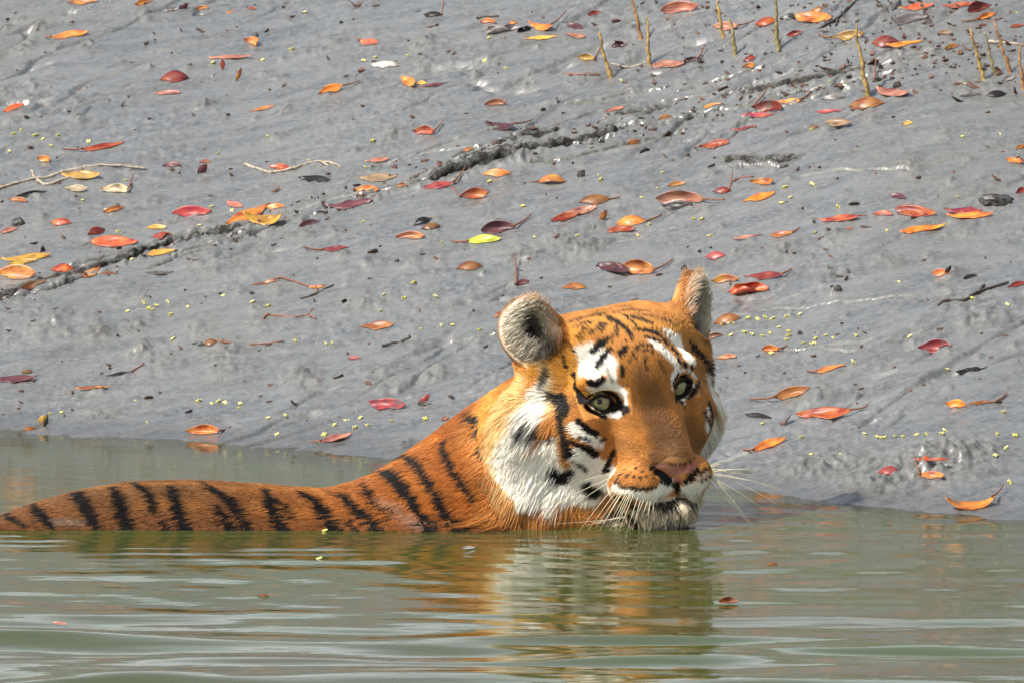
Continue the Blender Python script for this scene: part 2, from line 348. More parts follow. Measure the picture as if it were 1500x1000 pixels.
ax_ = [G0[k] + STEP * np.arange(n) for k, n in enumerate((NX, NY, NZ))]
VOL = np.full((NX, NY, NZ), 60.0, np.float32)
def box(c, r):
    i0 = np.maximum(0, np.floor((c - r - G0) / STEP).astype(int)); i1 = np.minimum((NX, NY, NZ), np.ceil((c + r - G0) / STEP).astype(int) + 1)
    sl = tuple(slice(a, b) for a, b in zip(i0, i1))
    g = np.stack(np.meshgrid(*[ax_[k][sl[k]] for k in range(3)], indexing='ij'), -1).astype(np.float32)
    return sl, g
def smin(a, b, k):
    h = np.clip(k - np.abs(a - b), 0, None) / k; return np.minimum(a, b) - h * h * k * 0.25
def put(sl, d, k, sub=False):
    VOL[sl] = smin(VOL[sl], d, k) if not sub else -smin(-VOL[sl], d, k)
def ellipsoid(c, rad, axes, k=14, sub=False):
    c = np.asarray(c, float); rad = np.asarray(rad, float); A = np.asarray(axes, float)
    ext = np.sqrt(((A * rad[:, None]) ** 2).sum(0)) + k + 6
    sl, g = box(c, ext); q = (g - c.astype(np.float32)) @ A.T.astype(np.float32)
    k0 = np.sqrt(((q / rad) ** 2).sum(-1)); k1 = np.sqrt(((q / rad ** 2) ** 2).sum(-1)) + 1e-6
    put(sl, (k0 * (k0 - 1) / k1).astype(np.float32), k, sub)
def cone(a, b, ra, rb, k=14, sub=False):
    a = np.asarray(a, float); b = np.asarray(b, float); c = (a + b) / 2
    ext = np.abs(b - a) / 2 + max(ra, rb) + k + 6
    sl, g = box(c, ext); ab = b - a; t = np.clip(((g - a) @ ab) / (ab @ ab), 0, 1)
    put(sl, (np.linalg.norm(g - a - t[..., None] * ab, axis=-1) - (ra + t * (rb - ra))).astype(np.float32), k, sub)
def he(c, rad, k=14, sub=False, both=False):
    for s in ((1, -1) if both else (1,)):
        ellipsoid(head((c[0] * s, c[1], c[2])), rad, HM, k, sub)
# trunk: a tube whose crest follows the back line
bx_ = np.array([-190, -120, -60, 0, 50, 100, 150, 200, 280, 350, 450, 520, 600, 700, 800])
top = np.array([-60, -25, 0, 15, 30, 42, 51, 56, 57, 53, 46, 48, 52, 52, 40.0])
R_ = 140.0
X = ax_[0]; zt = np.interp(X, bx_, top); zt = np.convolve(np.pad(zt, 12, 'edge'), np.ones(25) / 25, 'valid')
zc = zt - R_; yc = 6 + np.sqrt(np.maximum(R_ ** 2 - zc ** 2, 400))
Yg, Zg = np.meshgrid(ax_[1], ax_[2], indexing='ij')
for i in range(NX):
    if X[i] > 760: break
    VOL[i] = np.sqrt((Yg - yc[i]) ** 2 + (Zg - zc[i]) ** 2) - R_
# neck, shoulder and throat
cone((600, 138, -72), (850, 192, 108), 142, 134, 40)
cone((745, 150, -50), (890, 160, 10), 115, 92, 40)
cone((870, 150, -10), (950, 105, 20), 80, 52, 30)
# skull, face and ruff
he((0, -95, 15), (118, 112, 104), 25)
he((0, -60, -110), (100, 78, 62), 30)
he((84, -50, -45), (52, 52, 60), 30, both=True)
he((-124, -108, -44), (66, 50, 76), 28); he((112, -108, -40), (58, 46, 70), 28)
he((62, -92, 68), (64, 66, 50), 24, both=True)
for s in (-1, 1): cone(head((s * 19, -17, 6)), head((s * 19, 27, -90)), 36, 33, 22)
cone(head((0, -30, 30)), head((0, -60, 62)), 55, 50, 30)
he((0, 45, -99), (29, 20, 17), 12)
he((37, 25, -125), (47, 38, 33), 14, both=True)
he((0, 20, -163), (54, 37, 26), 14)
he((60, -13, 33), (42, 24, 18), 16, both=True)
# eye sockets and lids
EYES = {s: np.array([s * 66.0, -20.0, 0.0]) for s in (-1, 1)}
for s, e in EYES.items():
    ellipsoid(head(e + (s * 3, 24, 0.5)), (29, 38, 19), HM, 4, True)
    for up in (12.0, -12.5):
        pts = []
        for t in np.linspace(-1, 1, 7):
            r = t * 22.5 * s; u = up * (1 - abs(t) ** 2.2) + 5 * t
            pts.append(head(e + (r + s * 3, math.sqrt(max(22.5 ** 2 - r * r * .80 - u * u * .5, 20)) - 1.5, u)))
        for a, b in zip(pts[:-1], pts[1:]): cone(a, b, 3.2, 3.2, 2.5)
# nostrils and the split of the upper lip
for s in (-1, 1):
    cone(head((s * 9, 68, -112)), head((s * 25, 55, -104)), 3.5, 5, 5, True)
cone(head((0, 72, -120)), head((0, 62, -140)), 2.5, 4.5, 6, True)
for s in (-1, 1): cone(head((0, 58, -147)), head((s * 48, 34, -150)), 4, 5, 8, True)
# ears: cupped shells
EARS = []; EAR_SCALE = []
for (c, n, a), rx, rz in zip((((-126, -98, 108), (-0.36, 0.90, 0.12), (-0.42, -0.12, 0.90)), ((153, -96, 95), (0.44, 0.88, 0.12), (0.55, -0.05, 0.84))), (48, 41), (54, 60)):
    n = np.array(n); n /= np.linalg.norm(n); a = np.array(a); a -= n * (a @ n); a /= np.linalg.norm(a); w = np.cross(n, a)
    A = np.stack([w @ HM, n @ HM, a @ HM]); C = head(c); EARS.append((C, A)); EAR_SCALE.append(np.array([48 / rx, 1, 54 / rz]))
    cone(C - A[2] * 66 - A[1] * 22, C - A[2] * 26 - A[1] * 8, 52, 40, 22)
    ellipsoid(C, (rx, 19, rz), A, 14)
    ellipsoid(C + A[1] * 17 - A[2] * 4, (rx - 6, 23, rz - 5), A, 4, True)
VOL[0] = VOL[-1] = 30; VOL[:, 0] = VOL[:, -1] = 30; VOL[:, :, 0] = VOL[:, :, -1] = 30
def surface_nets(V):
    s = V < 0; n = V.shape
    cs = np.zeros(tuple(k - 1 for k in n), np.int8)
    for dx in (0, 1):
        for dy in (0, 1):
            for dz in (0, 1): cs += s[dx:n[0] - 1 + dx, dy:n[1] - 1 + dy, dz:n[2] - 1 + dz]
    act = (cs > 0) & (cs < 8); cells = np.argwhere(act)
    idx = np.full(act.shape, -1, np.int32); idx[act] = np.arange(len(cells))
    acc = np.zeros((len(cells), 3)); cnt = np.zeros(len(cells))
    cor = [(dx, dy, dz) for dx in (0, 1) for dy in (0, 1) for dz in (0, 1)]
    val = {c: V[cells[:, 0] + c[0], cells[:, 1] + c[1], cells[:, 2] + c[2]] for c in cor}
    for c in cor:
        for k in range(3):
            if c[k]: continue
            d = list(c); d[k] = 1; d = tuple(d); a, b = val[c], val[d]; m = (a < 0) != (b < 0)
            t = np.where(m, a / np.where(m, a - b, 1), 0)
            p = np.array(c, float)[None] + t[:, None] * np.eye(3)[k][None]
            acc += p * m[:, None]; cnt += m
    verts = cells + acc / cnt[:, None]
    F = []
    for k in range(3):
        sl0 = [slice(1, -1)] * 3; sl1 = [slice(1, -1)] * 3; sl0[k] = slice(0, -1); sl1[k] = slice(1, None)
        a = s[tuple(sl0)]; b = s[tuple(sl1)]; off = np.array([1, 1, 1]); off[k] = 0
        e = np.argwhere(a != b) + off; fl = a[a != b]
        u, v = [(1, 2), (2, 0), (0, 1)][k]
        def cell(du, dv):
            q = e.copy(); q[:, u] -= du; q[:, v] -= dv; return idx[q[:, 0], q[:, 1], q[:, 2]]
        q = np.stack([cell(1, 1), cell(0, 1), cell(0, 0), cell(1, 0)], -1)
        q[~fl] = q[~fl][:, ::-1]; F.append(q)
    return verts, np.concatenate(F)
tv, tf = surface_nets(VOL)
TV = G0 + tv * STEP
# relax the small steps left by the grid
for _ in range(2):
    acc = np.zeros_like(TV); cnt = np.zeros(len(TV))
    for a, b in ((0, 1), (1, 2), (2, 3), (3, 0)):
        for i, j in ((a, b), (b, a)):
            np.add.at(acc, tf[:, i], TV[tf[:, j]]); np.add.at(cnt, tf[:, i], 1)
    TV = TV * 0.5 + 0.5 * acc / cnt[:, None]
TF = tf
bvh = BVHTree.FromPolygons([tuple(v) for v in to_world(TV).tolist()], TF.tolist())
def on_tiger(px, py):
    """surface points (tiger space) under photo pixels; None where the line of sight misses"""
    out = []
    for d in rays(px, py):
        h = bvh.ray_cast(Vector(CAM), Vector(d))
        out.append(None if h[0] is None else to_tiger(np.array(h[0])))
    return out
# ------------------------------------------------------------------ coat markings: brush strokes laid on the surface
ORANGE = np.array((0.52, 0.235, 0.060)); DEEP = np.array((0.40, 0.132, 0.022)); BROWN = np.array((0.205, 0.096, 0.036)); RUST = np.array((0.23, 0.080, 0.022))
WHITE = np.array((0.95, 0.90, 0.79)); CREAM = np.array((0.80, 0.58, 0.27)); BLACK = np.array((0.010, 0.008, 0.008))
LIGHT = np.array((0.72, 0.36, 0.07)); PINK = np.array((0.47, 0.19, 0.13)); GREY = np.array((0.36, 0.32, 0.28)); UMBER = np.array((0.27, 0.135, 0.058)); DUN = np.array((0.030, 0.020, 0.016))
B, W = BLACK, WHITE
STROKES = []          # colour, softness, points (x, y, r), strength
def st(col, soft, *pts, k=1.0): STROKES.append((col, soft, pts, k))
# broad colour areas
st(LIGHT, 26, (742, 560, 16), (728, 600, 18), (760, 580, 22), (790, 550, 20), (800, 530, 16))
st(LIGHT, 20, (840, 500, 26), (830, 540, 22), (850, 570, 14))
st(LIGHT, 18, (880, 480, 16), (930, 478, 16), (960, 485, 12), (1000, 495, 10), k=0.7)
st(UMBER, 26, (972, 640, 18), (985, 655, 22), (965, 668, 14), k=0.95)
st(UMBER, 20, (940, 545, 10), (955, 590, 20), (975, 640, 24), k=0.7); st(UMBER, 14, (1005, 620, 10), (1015, 655, 12), k=0.6)
st(UMBER, 18, (950, 600, 14), (968, 622, 14), k=0.35)
st(UMBER, 12, (1022, 640, 10), (1032, 662, 8), k=0.6)
st(CREAM, 22, (772, 565, 14), (758, 600, 18), (742, 640, 14), (750, 680, 14), (775, 715, 12))
st(CREAM, 14, (805, 545, 8), (812, 565, 8), (818, 590, 6))
st(RUST, 30, (760, 770, 14), (820, 772, 18), (880, 778, 14), (700, 776, 10), k=0.8)
st(RUST, 22, (0, 778, 8), (150, 780, 8), (300, 781, 7), (450, 781, 7), (560, 780, 7), k=0.55)
st(GREY, 14, (88, 764, 6), (110, 762, 7), (132, 765, 5), k=0.4)
st(GREY, 18, (570, 728, 5), (590, 744, 10), (608, 758, 10), (625, 768, 9), k=0.35)
# white
st(W, 10, (806, 566, 8), (800, 590, 14), (783, 612, 18), (765, 640, 18), (776, 664, 26), (800, 655, 22), (818, 640, 9), (805, 685, 30), (830, 702, 26), (855, 712, 20), (872, 722, 14))
st(W, 8, (762, 685, 14), (785, 705, 14), (812, 720, 12))
st(W, 8, (850, 690, 16), (868, 690, 14), (885, 700, 12), (896, 722, 8))
st(W, 6, (861, 526, 11), (862, 545, 12), (874, 550, 10)); st(W, 6, (884, 538, 13), (897, 545, 10), (899, 555, 8)); st(W, 6, (872, 532, 10), (890, 528, 10))
st(W, 3, (868, 575, 4), (880, 567, 5), (900, 571, 6), (914, 582, 6), (917, 594, 4))
st(W, 3, (868, 597, 4), (884, 607, 4), (898, 608, 6), (907, 609, 7))
st(W, 4, (846, 626, 8), (860, 637, 9), (878, 647, 8), (885, 652, 5)); st(W, 5, (852, 660, 8), (872, 672, 12), (892, 684, 10), (900, 690, 8)); st(W, 5, (848, 668, 8), (860, 680, 8))
st(W, 4, (902, 712, 6), (930, 721, 7), (955, 725, 8), (970, 718, 14), (979, 710, 11)); st(W, 4, (1005, 716, 12), (1024, 711, 10), (1040, 702, 6)); st(W, 3, (1020, 698, 4), (1034, 692, 4), k=0.6)
st(W, 5, (962, 512, 7), (972, 520, 9), (984, 530, 7)); st(W, 5, (980, 499, 6), (992, 508, 8), (1004, 522, 8), (1012, 536, 6))
st(W, 3, (984, 572, 3), (983, 558, 4), (988, 548, 5), (1000, 543, 5), (1014, 547, 5), (1020, 556, 3)); st(W, 3, (1000, 592, 4), (1001, 584, 4), (1010, 577, 3.5), (1016, 564, 3))
st(W, 4, (1036, 596, 4), (1032, 612, 5), (1033, 628, 6)); st(CREAM * 0.75, 6, (1048, 530, 6), (1054, 555, 8), (1058, 590, 8), (1056, 620, 8))
st(np.array((0.62, 0.56, 0.42)), 8, (955, 752, 8), (980, 756, 12), (1005, 752, 12), (1022, 742, 8)); 
st(W, 6, (856, 520, 9), (870, 518, 9), (884, 527, 10), (900, 538, 9)); st(W, 5, (958, 509, 6), (968, 516, 8), (978, 526, 8), (990, 537, 7)); st(W, 5, (976, 494, 6), (990, 503, 8), (1004, 517, 9), (1014, 533, 8))
st(W, 4, (908, 600, 6), (915, 590, 4)); st(W, 4, (866, 570, 4), (880, 563, 5), (898, 565, 6), (913, 575, 6))
# black, face
st(B, 2.5, (843, 551, 4), (845, 568, 5), (852, 585, 6), (866, 590, 4)); st(B, 2.5, (815, 577, 3), (826, 583, 6), (832, 598, 6.5), (830, 618, 3.5), (834, 640, 4), (840, 662, 6))
st(DUN, 5, (808, 547, 4), (805, 560, 5), (806, 571, 3), k=0.9); st(B, 6, (783, 610, 5), (797, 621, 7), (810, 631, 4), (824, 638, 1.5), k=0.95); st(B, 6, (816, 682, 7), (828, 690, 11), (842, 687, 8)); st(B, 4, (867, 706, 6), (877, 716, 8))
st(B, 2, (861, 600, 3), (874, 607, 3.5), (890, 612, 3)); st(B, 2, (851, 617, 4), (862, 627, 4.5), (877, 637, 4)); st(B, 2.5, (843, 646, 3), (862, 655, 4), (877, 663, 5)); st(B, 2.5, (903, 661, 3), (897, 672, 4), (892, 686, 4.5)); st(B, 2, (884, 646, 2), (889, 643, 2))
st(B, 2.5, (894, 503, 3.5), (884, 510, 6), (873, 520, 4)); st(B, 2.5, (897, 518, 4), (888, 528, 5), (880, 541, 4)); st(B, 2.5, (866, 562, 4), (876, 564, 4.5), (885, 558, 4))
st(B, 3, (911, 524, 4.5), (919, 519, 5)); st(B, 3, (914, 543, 3.5), (914, 553, 3)); st(DUN, 3, (926, 534, 2.5), k=0.7); st(DUN, 4, (893, 540, 2), (894, 552, 2), (899, 561, 2), k=0.6)
st(DUN, 2.5, (843, 477, 2), (870, 469, 2.5), (890, 466, 3)); st(DUN, 2.5, (834, 466, 2), (860, 457, 2), (888, 453, 2)); st(DUN, 3, (870, 496, 2.5), (878, 488, 3), (886, 480, 2)); st(DUN, 3, (856, 506, 2), (866, 490, 2.5), k=0.6)
st(B, 3, (897, 472, 4.5), (903, 476, 4), (914, 482, 4), (925, 493, 3.5), (929, 504, 2)); st(DUN, 3, (886, 490, 3), (892, 481, 3)); st(DUN, 2.5, (905, 463, 2), (930, 460, 2.5), (955, 464, 2)); st(DUN, 2.5, (905, 455, 1.6), (935, 454, 1.6), k=0.7)
st(DUN, 3, (932, 472, 3), (944, 475, 4), (955, 480, 3.5)); st(B, 2.5, (934, 488, 2.5), (950, 490, 4), (965, 496, 4), (974, 504, 3)); st(B, 2.5, (948, 500, 2), (960, 504, 4), (974, 507, 3)); st(B, 2.5, (978, 511, 3), (986, 516, 4), (993, 524, 3))
st(B, 3, (936, 516, 3.5), (942, 512, 3), (956, 513, 3), (957, 521, 2.5), (944, 521, 2), k=0.9); st(DUN, 3, (906, 486, 3), (908, 497, 2.5)); st(DUN, 3, (948, 530, 2.5), k=0.7); st(DUN, 3, (966, 536, 3), (974, 548, 3), k=0.55)
st(B, 2.5, (994, 533, 3.5), (1002, 538, 4), (1011, 541, 4)); st(B, 2.5, (1012, 518, 3), (1022, 528, 3), (1030, 545, 4), (1036, 562, 5), (1040, 580, 5)); st(B, 2.5, (1023, 560, 3.5), (1019, 571, 4), (1010, 583, 3)); st(B, 2.5, (1029, 606, 3), (1036, 622, 3.5), (1036, 632, 2.5)); st(B, 3, (1040, 640, 6), (1044, 655, 7)); st(B, 3, (1045, 596, 4), (1046, 612, 4)); st(B, 3, (1033, 535, 2.5), (1042, 556, 3.5), (1046, 575, 4))
# around the eyes
st(B, 2, (866, 590, 3), (872, 581, 3), (882, 574, 3), (894, 574, 3), (903, 581, 4), (909, 592, 5), (914, 606, 3)); st(B, 2, (868, 592, 2), (878, 600, 2.5), (890, 603, 2.5), (902, 599, 4))
st(B, 2, (988, 570, 2.5), (986, 560, 3), (992, 552, 3), (1004, 551, 3.5), (1014, 558, 4)); st(B, 2, (987, 565, 3), (990, 577, 4.5), (996, 588, 4.5), (1001, 598, 2)); st(B, 2, (994, 580, 4), (1003, 575, 5), (1010, 565, 5))
# nose and mouth
st(PINK, 3, (960, 684, 4), (972, 684, 6), (985, 689, 8), (1002, 687, 7), (1017, 678, 5)); st(PINK, 3, (985, 694, 6), (992, 700, 5)); st(B, 2, (957, 684, 3), (963, 691, 5), (971, 697, 6), (980, 703, 5), (987, 707, 3)); st(B, 2, (1003, 703, 3.5), (1011, 696, 4.5), (1020, 687, 3.5)); st(B, 2, (991, 706, 3.5), (992, 716, 3.5)); st(DUN, 3, (958, 679, 1.5), (975, 678, 2), (990, 681, 2), (1003, 679, 2), (1015, 671, 2), k=0.8)
for x, y, r in ((912, 693, 2), (922, 696, 2.6), (931, 697, 2), (940, 698, 2), (949, 697, 1.8), (918, 686, 1.4), (934, 684, 1.6), (944, 689, 1.4), (908, 700, 2), (926, 690, 1.3)): st(DUN, 1.6, (x, y, r))
st(DUN, 2, (905, 703, 2), (918, 711, 2.2), (940, 714, 2.6), (962, 711, 2)); st(DUN, 2, (912, 720, 1.6), (940, 729, 1.6), k=0.6); st(B, 3, (1024, 692, 2), (1036, 683, 2.5), (1045, 675, 3)); st(B, 2.5, (1026, 703, 1.5), (1037, 698, 2), (1046, 690, 2.5))
st(B, 3, (898, 723, 2.5), (922, 733, 3), (948, 738, 3), (972, 736, 3.5), (990, 728, 3.5), (1010, 731, 2.5), (1034, 720, 2.5), (1046, 704, 3)); st(B, 8, (912, 742, 6), (926, 748, 8), (934, 760, 8), (934, 772, 6)); st(B, 7, (900, 760, 6), (920, 768, 8), k=0.7); st(DUN, 6, (1030, 735, 4), (1038, 722, 4))
st(B, 5, (757, 506, 4), (762, 516, 4)); st(B, 6, (778, 514, 6), (792, 512, 9), (784, 524, 7)); st(CREAM, 5, (770, 532, 5), (778, 540, 5), k=0.8)
for q in (((848, 486, 1.6), (862, 480, 2), (876, 478, 2)), ((852, 500, 1.5), (858, 492, 2), (866, 484, 1.6)), ((915, 466, 2), (924, 473, 2.4), (934, 483, 2)), ((920, 470, 1.6), (940, 468, 2), (960, 471, 1.6)), ((957, 487, 1.6), (970, 492, 2.2), (982, 500, 2)),
          ((900, 496, 1.8), (901, 508, 2)), ((921, 505, 1.6), (923, 514, 2)), ((930, 522, 1.6), (933, 532, 1.8)), ((945, 536, 1.5), (950, 546, 1.6)), ((868, 470, 1.6), (885, 460, 2), (900, 458, 1.6)), ((965, 474, 1.6), (980, 480, 2), (990, 486, 1.6)),
          ((840, 512, 2), (846, 520, 2)), ((832, 530, 2), (836, 540, 2.2)), ((820, 506, 2), (824, 514, 2)), ((856, 640, 2), (868, 646, 2)), ((848, 672, 2), (858, 678, 2.5), (866, 684, 2))):
    st(np.array((0.022, 0.015, 0.012)), 2.2, *q)
st(B, 3, (1008, 508, 3), (1020, 522, 4), (1031, 540, 5), (1040, 562, 6), (1044, 584, 6)); st(B, 3, (1036, 594, 4), (1041, 612, 5), (1040, 630, 5), (1044, 652, 7), (1047, 664, 6))
N_HEAD_STROKES = len(STROKES)
for q in (((60, 728, 5), (140, 716, 6), (230, 711, 6), (310, 711, 6)), ((320, 714, 6), (400, 722, 6), (470, 720, 6)), ((520, 708, 6), (580, 680, 8), (640, 640, 10)), ((390, 745, 6), (460, 750, 8)), ((215, 740, 5), (300, 740, 8)), ((590, 690, 5), (650, 720, 6))):
    st(np.array((0.56, 0.24, 0.05)), 22, *q, k=0.4)  # golden highlights on the back and neck, painted into the coat colour
# black, neck and body
for s in (tuple((a, b, r * 1.28 + 0.2) for a, b, r in q) for q in (((14, 744, 6), (28, 758, 6), (46, 771, 4)), ((60, 733, 6), (71, 749, 8), (86, 772, 5)), ((125, 719, 10), (139, 738, 9), (147, 755, 8), (152, 776, 6)), ((183, 717, 6), (192, 738, 9), (195, 760, 9), (197, 779, 9)),
          ((212, 711, 5), (228, 719, 6), (238, 733, 6), (241, 750, 5)), ((250, 762, 4), (255, 776, 5)), ((267, 716, 6), (275, 740, 8), (282, 775, 9)), ((311, 710, 4), (330, 721, 5), (352, 735, 7), (366, 752, 7), (371, 776, 6)),
          ((333, 742, 4), (343, 758, 7), (347, 776, 8)), ((404, 722, 6), (412, 742, 8), (424, 774, 8)), ((414, 729, 3), (432, 742, 4), (441, 757, 4)), ((456, 724, 4), (474, 733, 6), (488, 748, 8), (501, 777, 9)),
          ((487, 718, 2.5), (505, 722, 3), (519, 727, 6), (536, 745, 6), (552, 760, 7), (566, 777, 7)), ((520, 760, 3), (532, 776, 4)), ((544, 708, 5), (554, 718, 6), (560, 733, 4), (577, 754, 2)),
          ((556, 690, 4), (570, 686, 5), (585, 690, 9), (600, 706, 9), (614, 728, 7), (628, 750, 7), (641, 775, 8)), ((590, 662, 4), (608, 662, 6), (626, 676, 6), (640, 700, 5), (652, 722, 6), (665, 745, 7), (683, 775, 8)),
          ((669, 640, 5), (671, 655, 6.5), (684, 682, 6), (708, 728, 3)), ((705, 598, 5), (716, 613, 7), (721, 630, 6.5), (720, 652, 4.5)))):
    st(B, 3, *s)
st(DUN, 8, (648, 624, 4), (668, 613, 5), k=0.8); st(DUN, 10, (600, 716, 3), (615, 740, 3), k=0.3)
def build_strokes():
    out = []
    for n in range(N_HEAD_STROKES):
        if max(STROKES[n][0]) < 0.06: STROKES[n] = (STROKES[n][0], STROKES[n][1], tuple((x, y, r * 1.15 + 0.3) for x, y, r in STROKES[n][2]), STROKES[n][3])
    for n, (col, soft, pts, k) in enumerate(STROKES):
        xs, ys, rs = [], [], []
        P = list(pts) if len(pts) > 1 else [pts[0], pts[0]]
        for a, b in zip(P[:-1], P[1:]):
            m = max(1, int(math.hypot(a[0] - b[0], a[1] - b[1]) / 5))
            for i in range(m):
                t = i / m; xs.append(a[0] + t * (b[0] - a[0])); ys.append(a[1] + t * (b[1] - a[1])); rs.append(a[2] + t * (b[2] - a[2]))
        xs.append(P[-1][0]); ys.append(P[-1][1]); rs.append(P[-1][2])
        h = on_tiger(xs, ys)
        q = [(p, r) for p, r in zip(h, rs) if p is not None]
        if not q: continue
        C = np.array([p for p, r in q]); R = np.array([r for p, r in q])
        out.append((col, soft, C, R, k))
        # the far side carries the same pattern
        if n >= N_HEAD_STROKES:
            D = C.copy(); D[:, 1] = 2 * np.interp(C[:, 0], X, yc) - C[:, 1]
            m = D[:, 1] > C[:, 1] + 60
            if m.any(): out.append((col, soft, D[m], R[m], k))
        else:
            L = (C - HO) @ HM.T; m = (L[:, 0] < -40) & (L[:, 1] < -52) & (col.mean() > 0.2)
            if m.any():
                D = L[m].copy(); D[:, 0] *= -1; out.insert(0, (col, soft, HO + D @ HM, R[m], k))
    return out
BRUSH = build_strokes()
def ear_coords(p):
    return [((p - C) @ A.T) * S for (C, A), S in zip(EARS, EAR_SCALE)]
def paint(p, jit=0.0, rng=None):
    n = len(p); L = (p - HO) @ HM.T
    # ground colour: deep orange on the body, lighter on head, redder low on the flanks
    hd = sstep(-190, -120, L[:, 1]) * sstep(-210, -150, L[:, 2]) * sstep(-230, -190, -np.abs(L[:, 0]))
    bd = BROWN + (DEEP - BROWN) * sstep(250, 640, p[:, 0])[:, None]
    col = bd + (ORANGE - bd) * hd[:, None]
    low = sstep(45, 5, p[:, 2])[:, None] * 0.45 * (1 - hd[:, None])
    col = col + (RUST - col) * low
    nb = fbm(p[:, 0] / 26 + p[:, 1] / 40, p[:, 2] / 22, 301, 3)[:, None]
    col = col * (1 + 0.22 * nb)
    ch = sstep(-140, -148, L[:, 2]) * sstep(62, 50, np.abs(L[:, 0])) * sstep(-25, -8, L[:, 1])
    col = col + (np.array((0.80, 0.70, 0.50)) - col) * ch[:, None]
    dn = 1.3 * fbm(p[:, 0] / 7, p[:, 2] / 7 + p[:, 1] / 9, 311, 2)
    if jit: dn = dn + rng.normal(0, jit, n)
    for c, soft, C, R, k in BRUSH:
        pad = R.max() + soft + 4
        lo = C.min(0) - pad; hi = C.max(0) + pad
        i = np.nonzero(((p > lo) & (p < hi)).all(1))[0]
        if not len(i): continue
        q = p[i]; best = np.full(len(i), -99.0)
        for a, r in zip(C, R): best = np.maximum(best, r - np.linalg.norm(q - a, axis=1))
        w = sstep(-soft * 0.5, soft * 0.5, best + dn[i] * min(1.0, soft / 4)) * k
        col[i] += (c - col[i]) * w[:, None]
    for s, e in EYES.items():
        q = L - e; t = (q[:, 0] * s - 3) / 22.5; au = np.where(q[:, 2] > 5 * t, 12.0, -12.5)
        arc = au * (1 - np.abs(np.clip(t, -1, 1)) ** 2.2) + 5 * t
        dd = np.hypot(np.maximum(np.abs(t) - 1, 0) * 22.5, np.abs(q[:, 2] - arc) * (np.abs(t) < 1.0) + np.abs(q[:, 2] - 5 * np.clip(t, -1, 1)) * (np.abs(t) >= 1.0))
        dd = np.where((np.abs(t) < 1) & (np.abs(q[:, 2] - 5 * t) < np.abs(arc - 5 * t)), 0, dd)
        w = (sstep(3.7, 2.0, dd) * (q[:, 1] > -6))[:, None]
        col = col + (BLACK - col) * w
        w = (sstep(8, 3, np.hypot(q[:, 0] + s * 22, (q[:, 2] + 11) * 0.7)) * (q[:, 1] > -6))[:, None]
        col = col + (BLACK - col) * w
    # ears: dark rim and back, pale inside with a dark hollow
    for s, e in zip((-1, 1), ear_coords(p)):
        ins = ((e[:, 0] / 44) ** 2 + ((e[:, 2] + 2) / 51) ** 2)
        rad = np.sqrt((e[:, 0] / 48) ** 2 + (e[:, 2] / 54) ** 2)
        on = (rad < 1.12) & (e[:, 1] > -24) & (e[:, 1] < 42) & (e[:, 2] > -62)
        front = sstep(-13, -8, e[:, 1])
        pale = np.array((0.74, 0.68, 0.56)); w = (on * sstep(1.04, 0.86, rad) * front)[:, None]
        col = col + (pale - col) * w
        hol = on * front * np.exp(-((e[:, 0] + 5) / 22) ** 2 - ((e[:, 2] + 3) / 27) ** 2)
        col = col + (np.array((0.05, 0.026, 0.022)) - col) * (0.95 * hol)[:, None]
        hol = on * front * np.exp(-((e[:, 0] + 2 * s) / 24) ** 2 - ((e[:, 2] + 44) / 17) ** 2)
        col = col + (BLACK - col) * (0.95 * hol)[:, None]
        rim = on * sstep(0.90, 1.0, rad) * sstep(-20, 10, e[:, 2] + 0.5 * s * e[:, 0])
        col = col + (np.array((0.06, 0.04, 0.03)) - col) * (0.75 * rim)[:, None]
        inner = on * sstep(0.78, 0.92, rad) * sstep(-2, 18, -s * e[:, 0] * 0 + (e[:, 0] if s < 0 else -e[:, 0]))
        col = col + (ORANGE - col) * (0.85 * inner)[:, None]
        back = on * (1 - front) * (rad < 1.0)
        col = col + (BLACK - col) * (0.9 * back)[:, None]
    return np.clip(col, 0.004, 0.95)
m, nt, bs, N, Lk = new_mat('tiger skin')
at = N.new('ShaderNodeAttribute'); at.attribute_name = 'coat'; Lk.new(at.outputs['Color'], bs.inputs['Base Color']); bs.inputs['Roughness'].default_value = 0.75; bs.inputs['Specular IOR Level'].default_value = 0.2
SKIN = m
ORIG = np.array([0.0, 0.0, 0.0])
tiger = mesh_obj('tiger', to_world(TV), TF, SKIN)
tag(tiger, 'orange tiger with black stripes swimming in the river with its head raised, facing the camera', 'tiger')
COAT = paint(TV)
point_attr(tiger.data, 'coat', 'FLOAT_COLOR', np.concatenate([COAT, np.ones((len(COAT), 1))], 1))

# ------------------------------------------------------------------ eyes
m, nt, bs, N, Lk = new_mat('tiger eye')
tc = N.new('ShaderNodeTexCoord'); sp = N.new('ShaderNodeSeparateXYZ'); Lk.new(tc.outputs['Object'], sp.inputs[0])
ln = N.new('ShaderNodeVectorMath'); ln.operation = 'LENGTH'
cb = N.new('ShaderNodeCombineXYZ'); Lk.new(sp.outputs[0], cb.inputs[0]); Lk.new(sp.outputs[1], cb.inputs[1]); Lk.new(cb.outputs[0], ln.inputs[0])
RE = 20.5 * PX
rr = ln.outputs['Value']
fib = noise(nt, tc.outputs['Object'], 500, 3)
iris = mixcol(nt, ramp(nt, fib, 0.3, 0.7), (0.22, 0.195, 0.080), (0.39, 0.35, 0.17))
c = mixcol(nt, ramp(nt, rr, 0.17 * RE, 0.24 * RE), (0.004, 0.004, 0.004), iris)
c = mixcol(nt, ramp(nt, rr, 0.66 * RE, 0.78 * RE), c, (0.02, 0.012, 0.008))
Lk.new(c, bs.inputs['Base Color']); bs.inputs['Roughness'].default_value = 0.04; bs.inputs['Specular IOR Level'].default_value = 0.30
EYEMAT = m
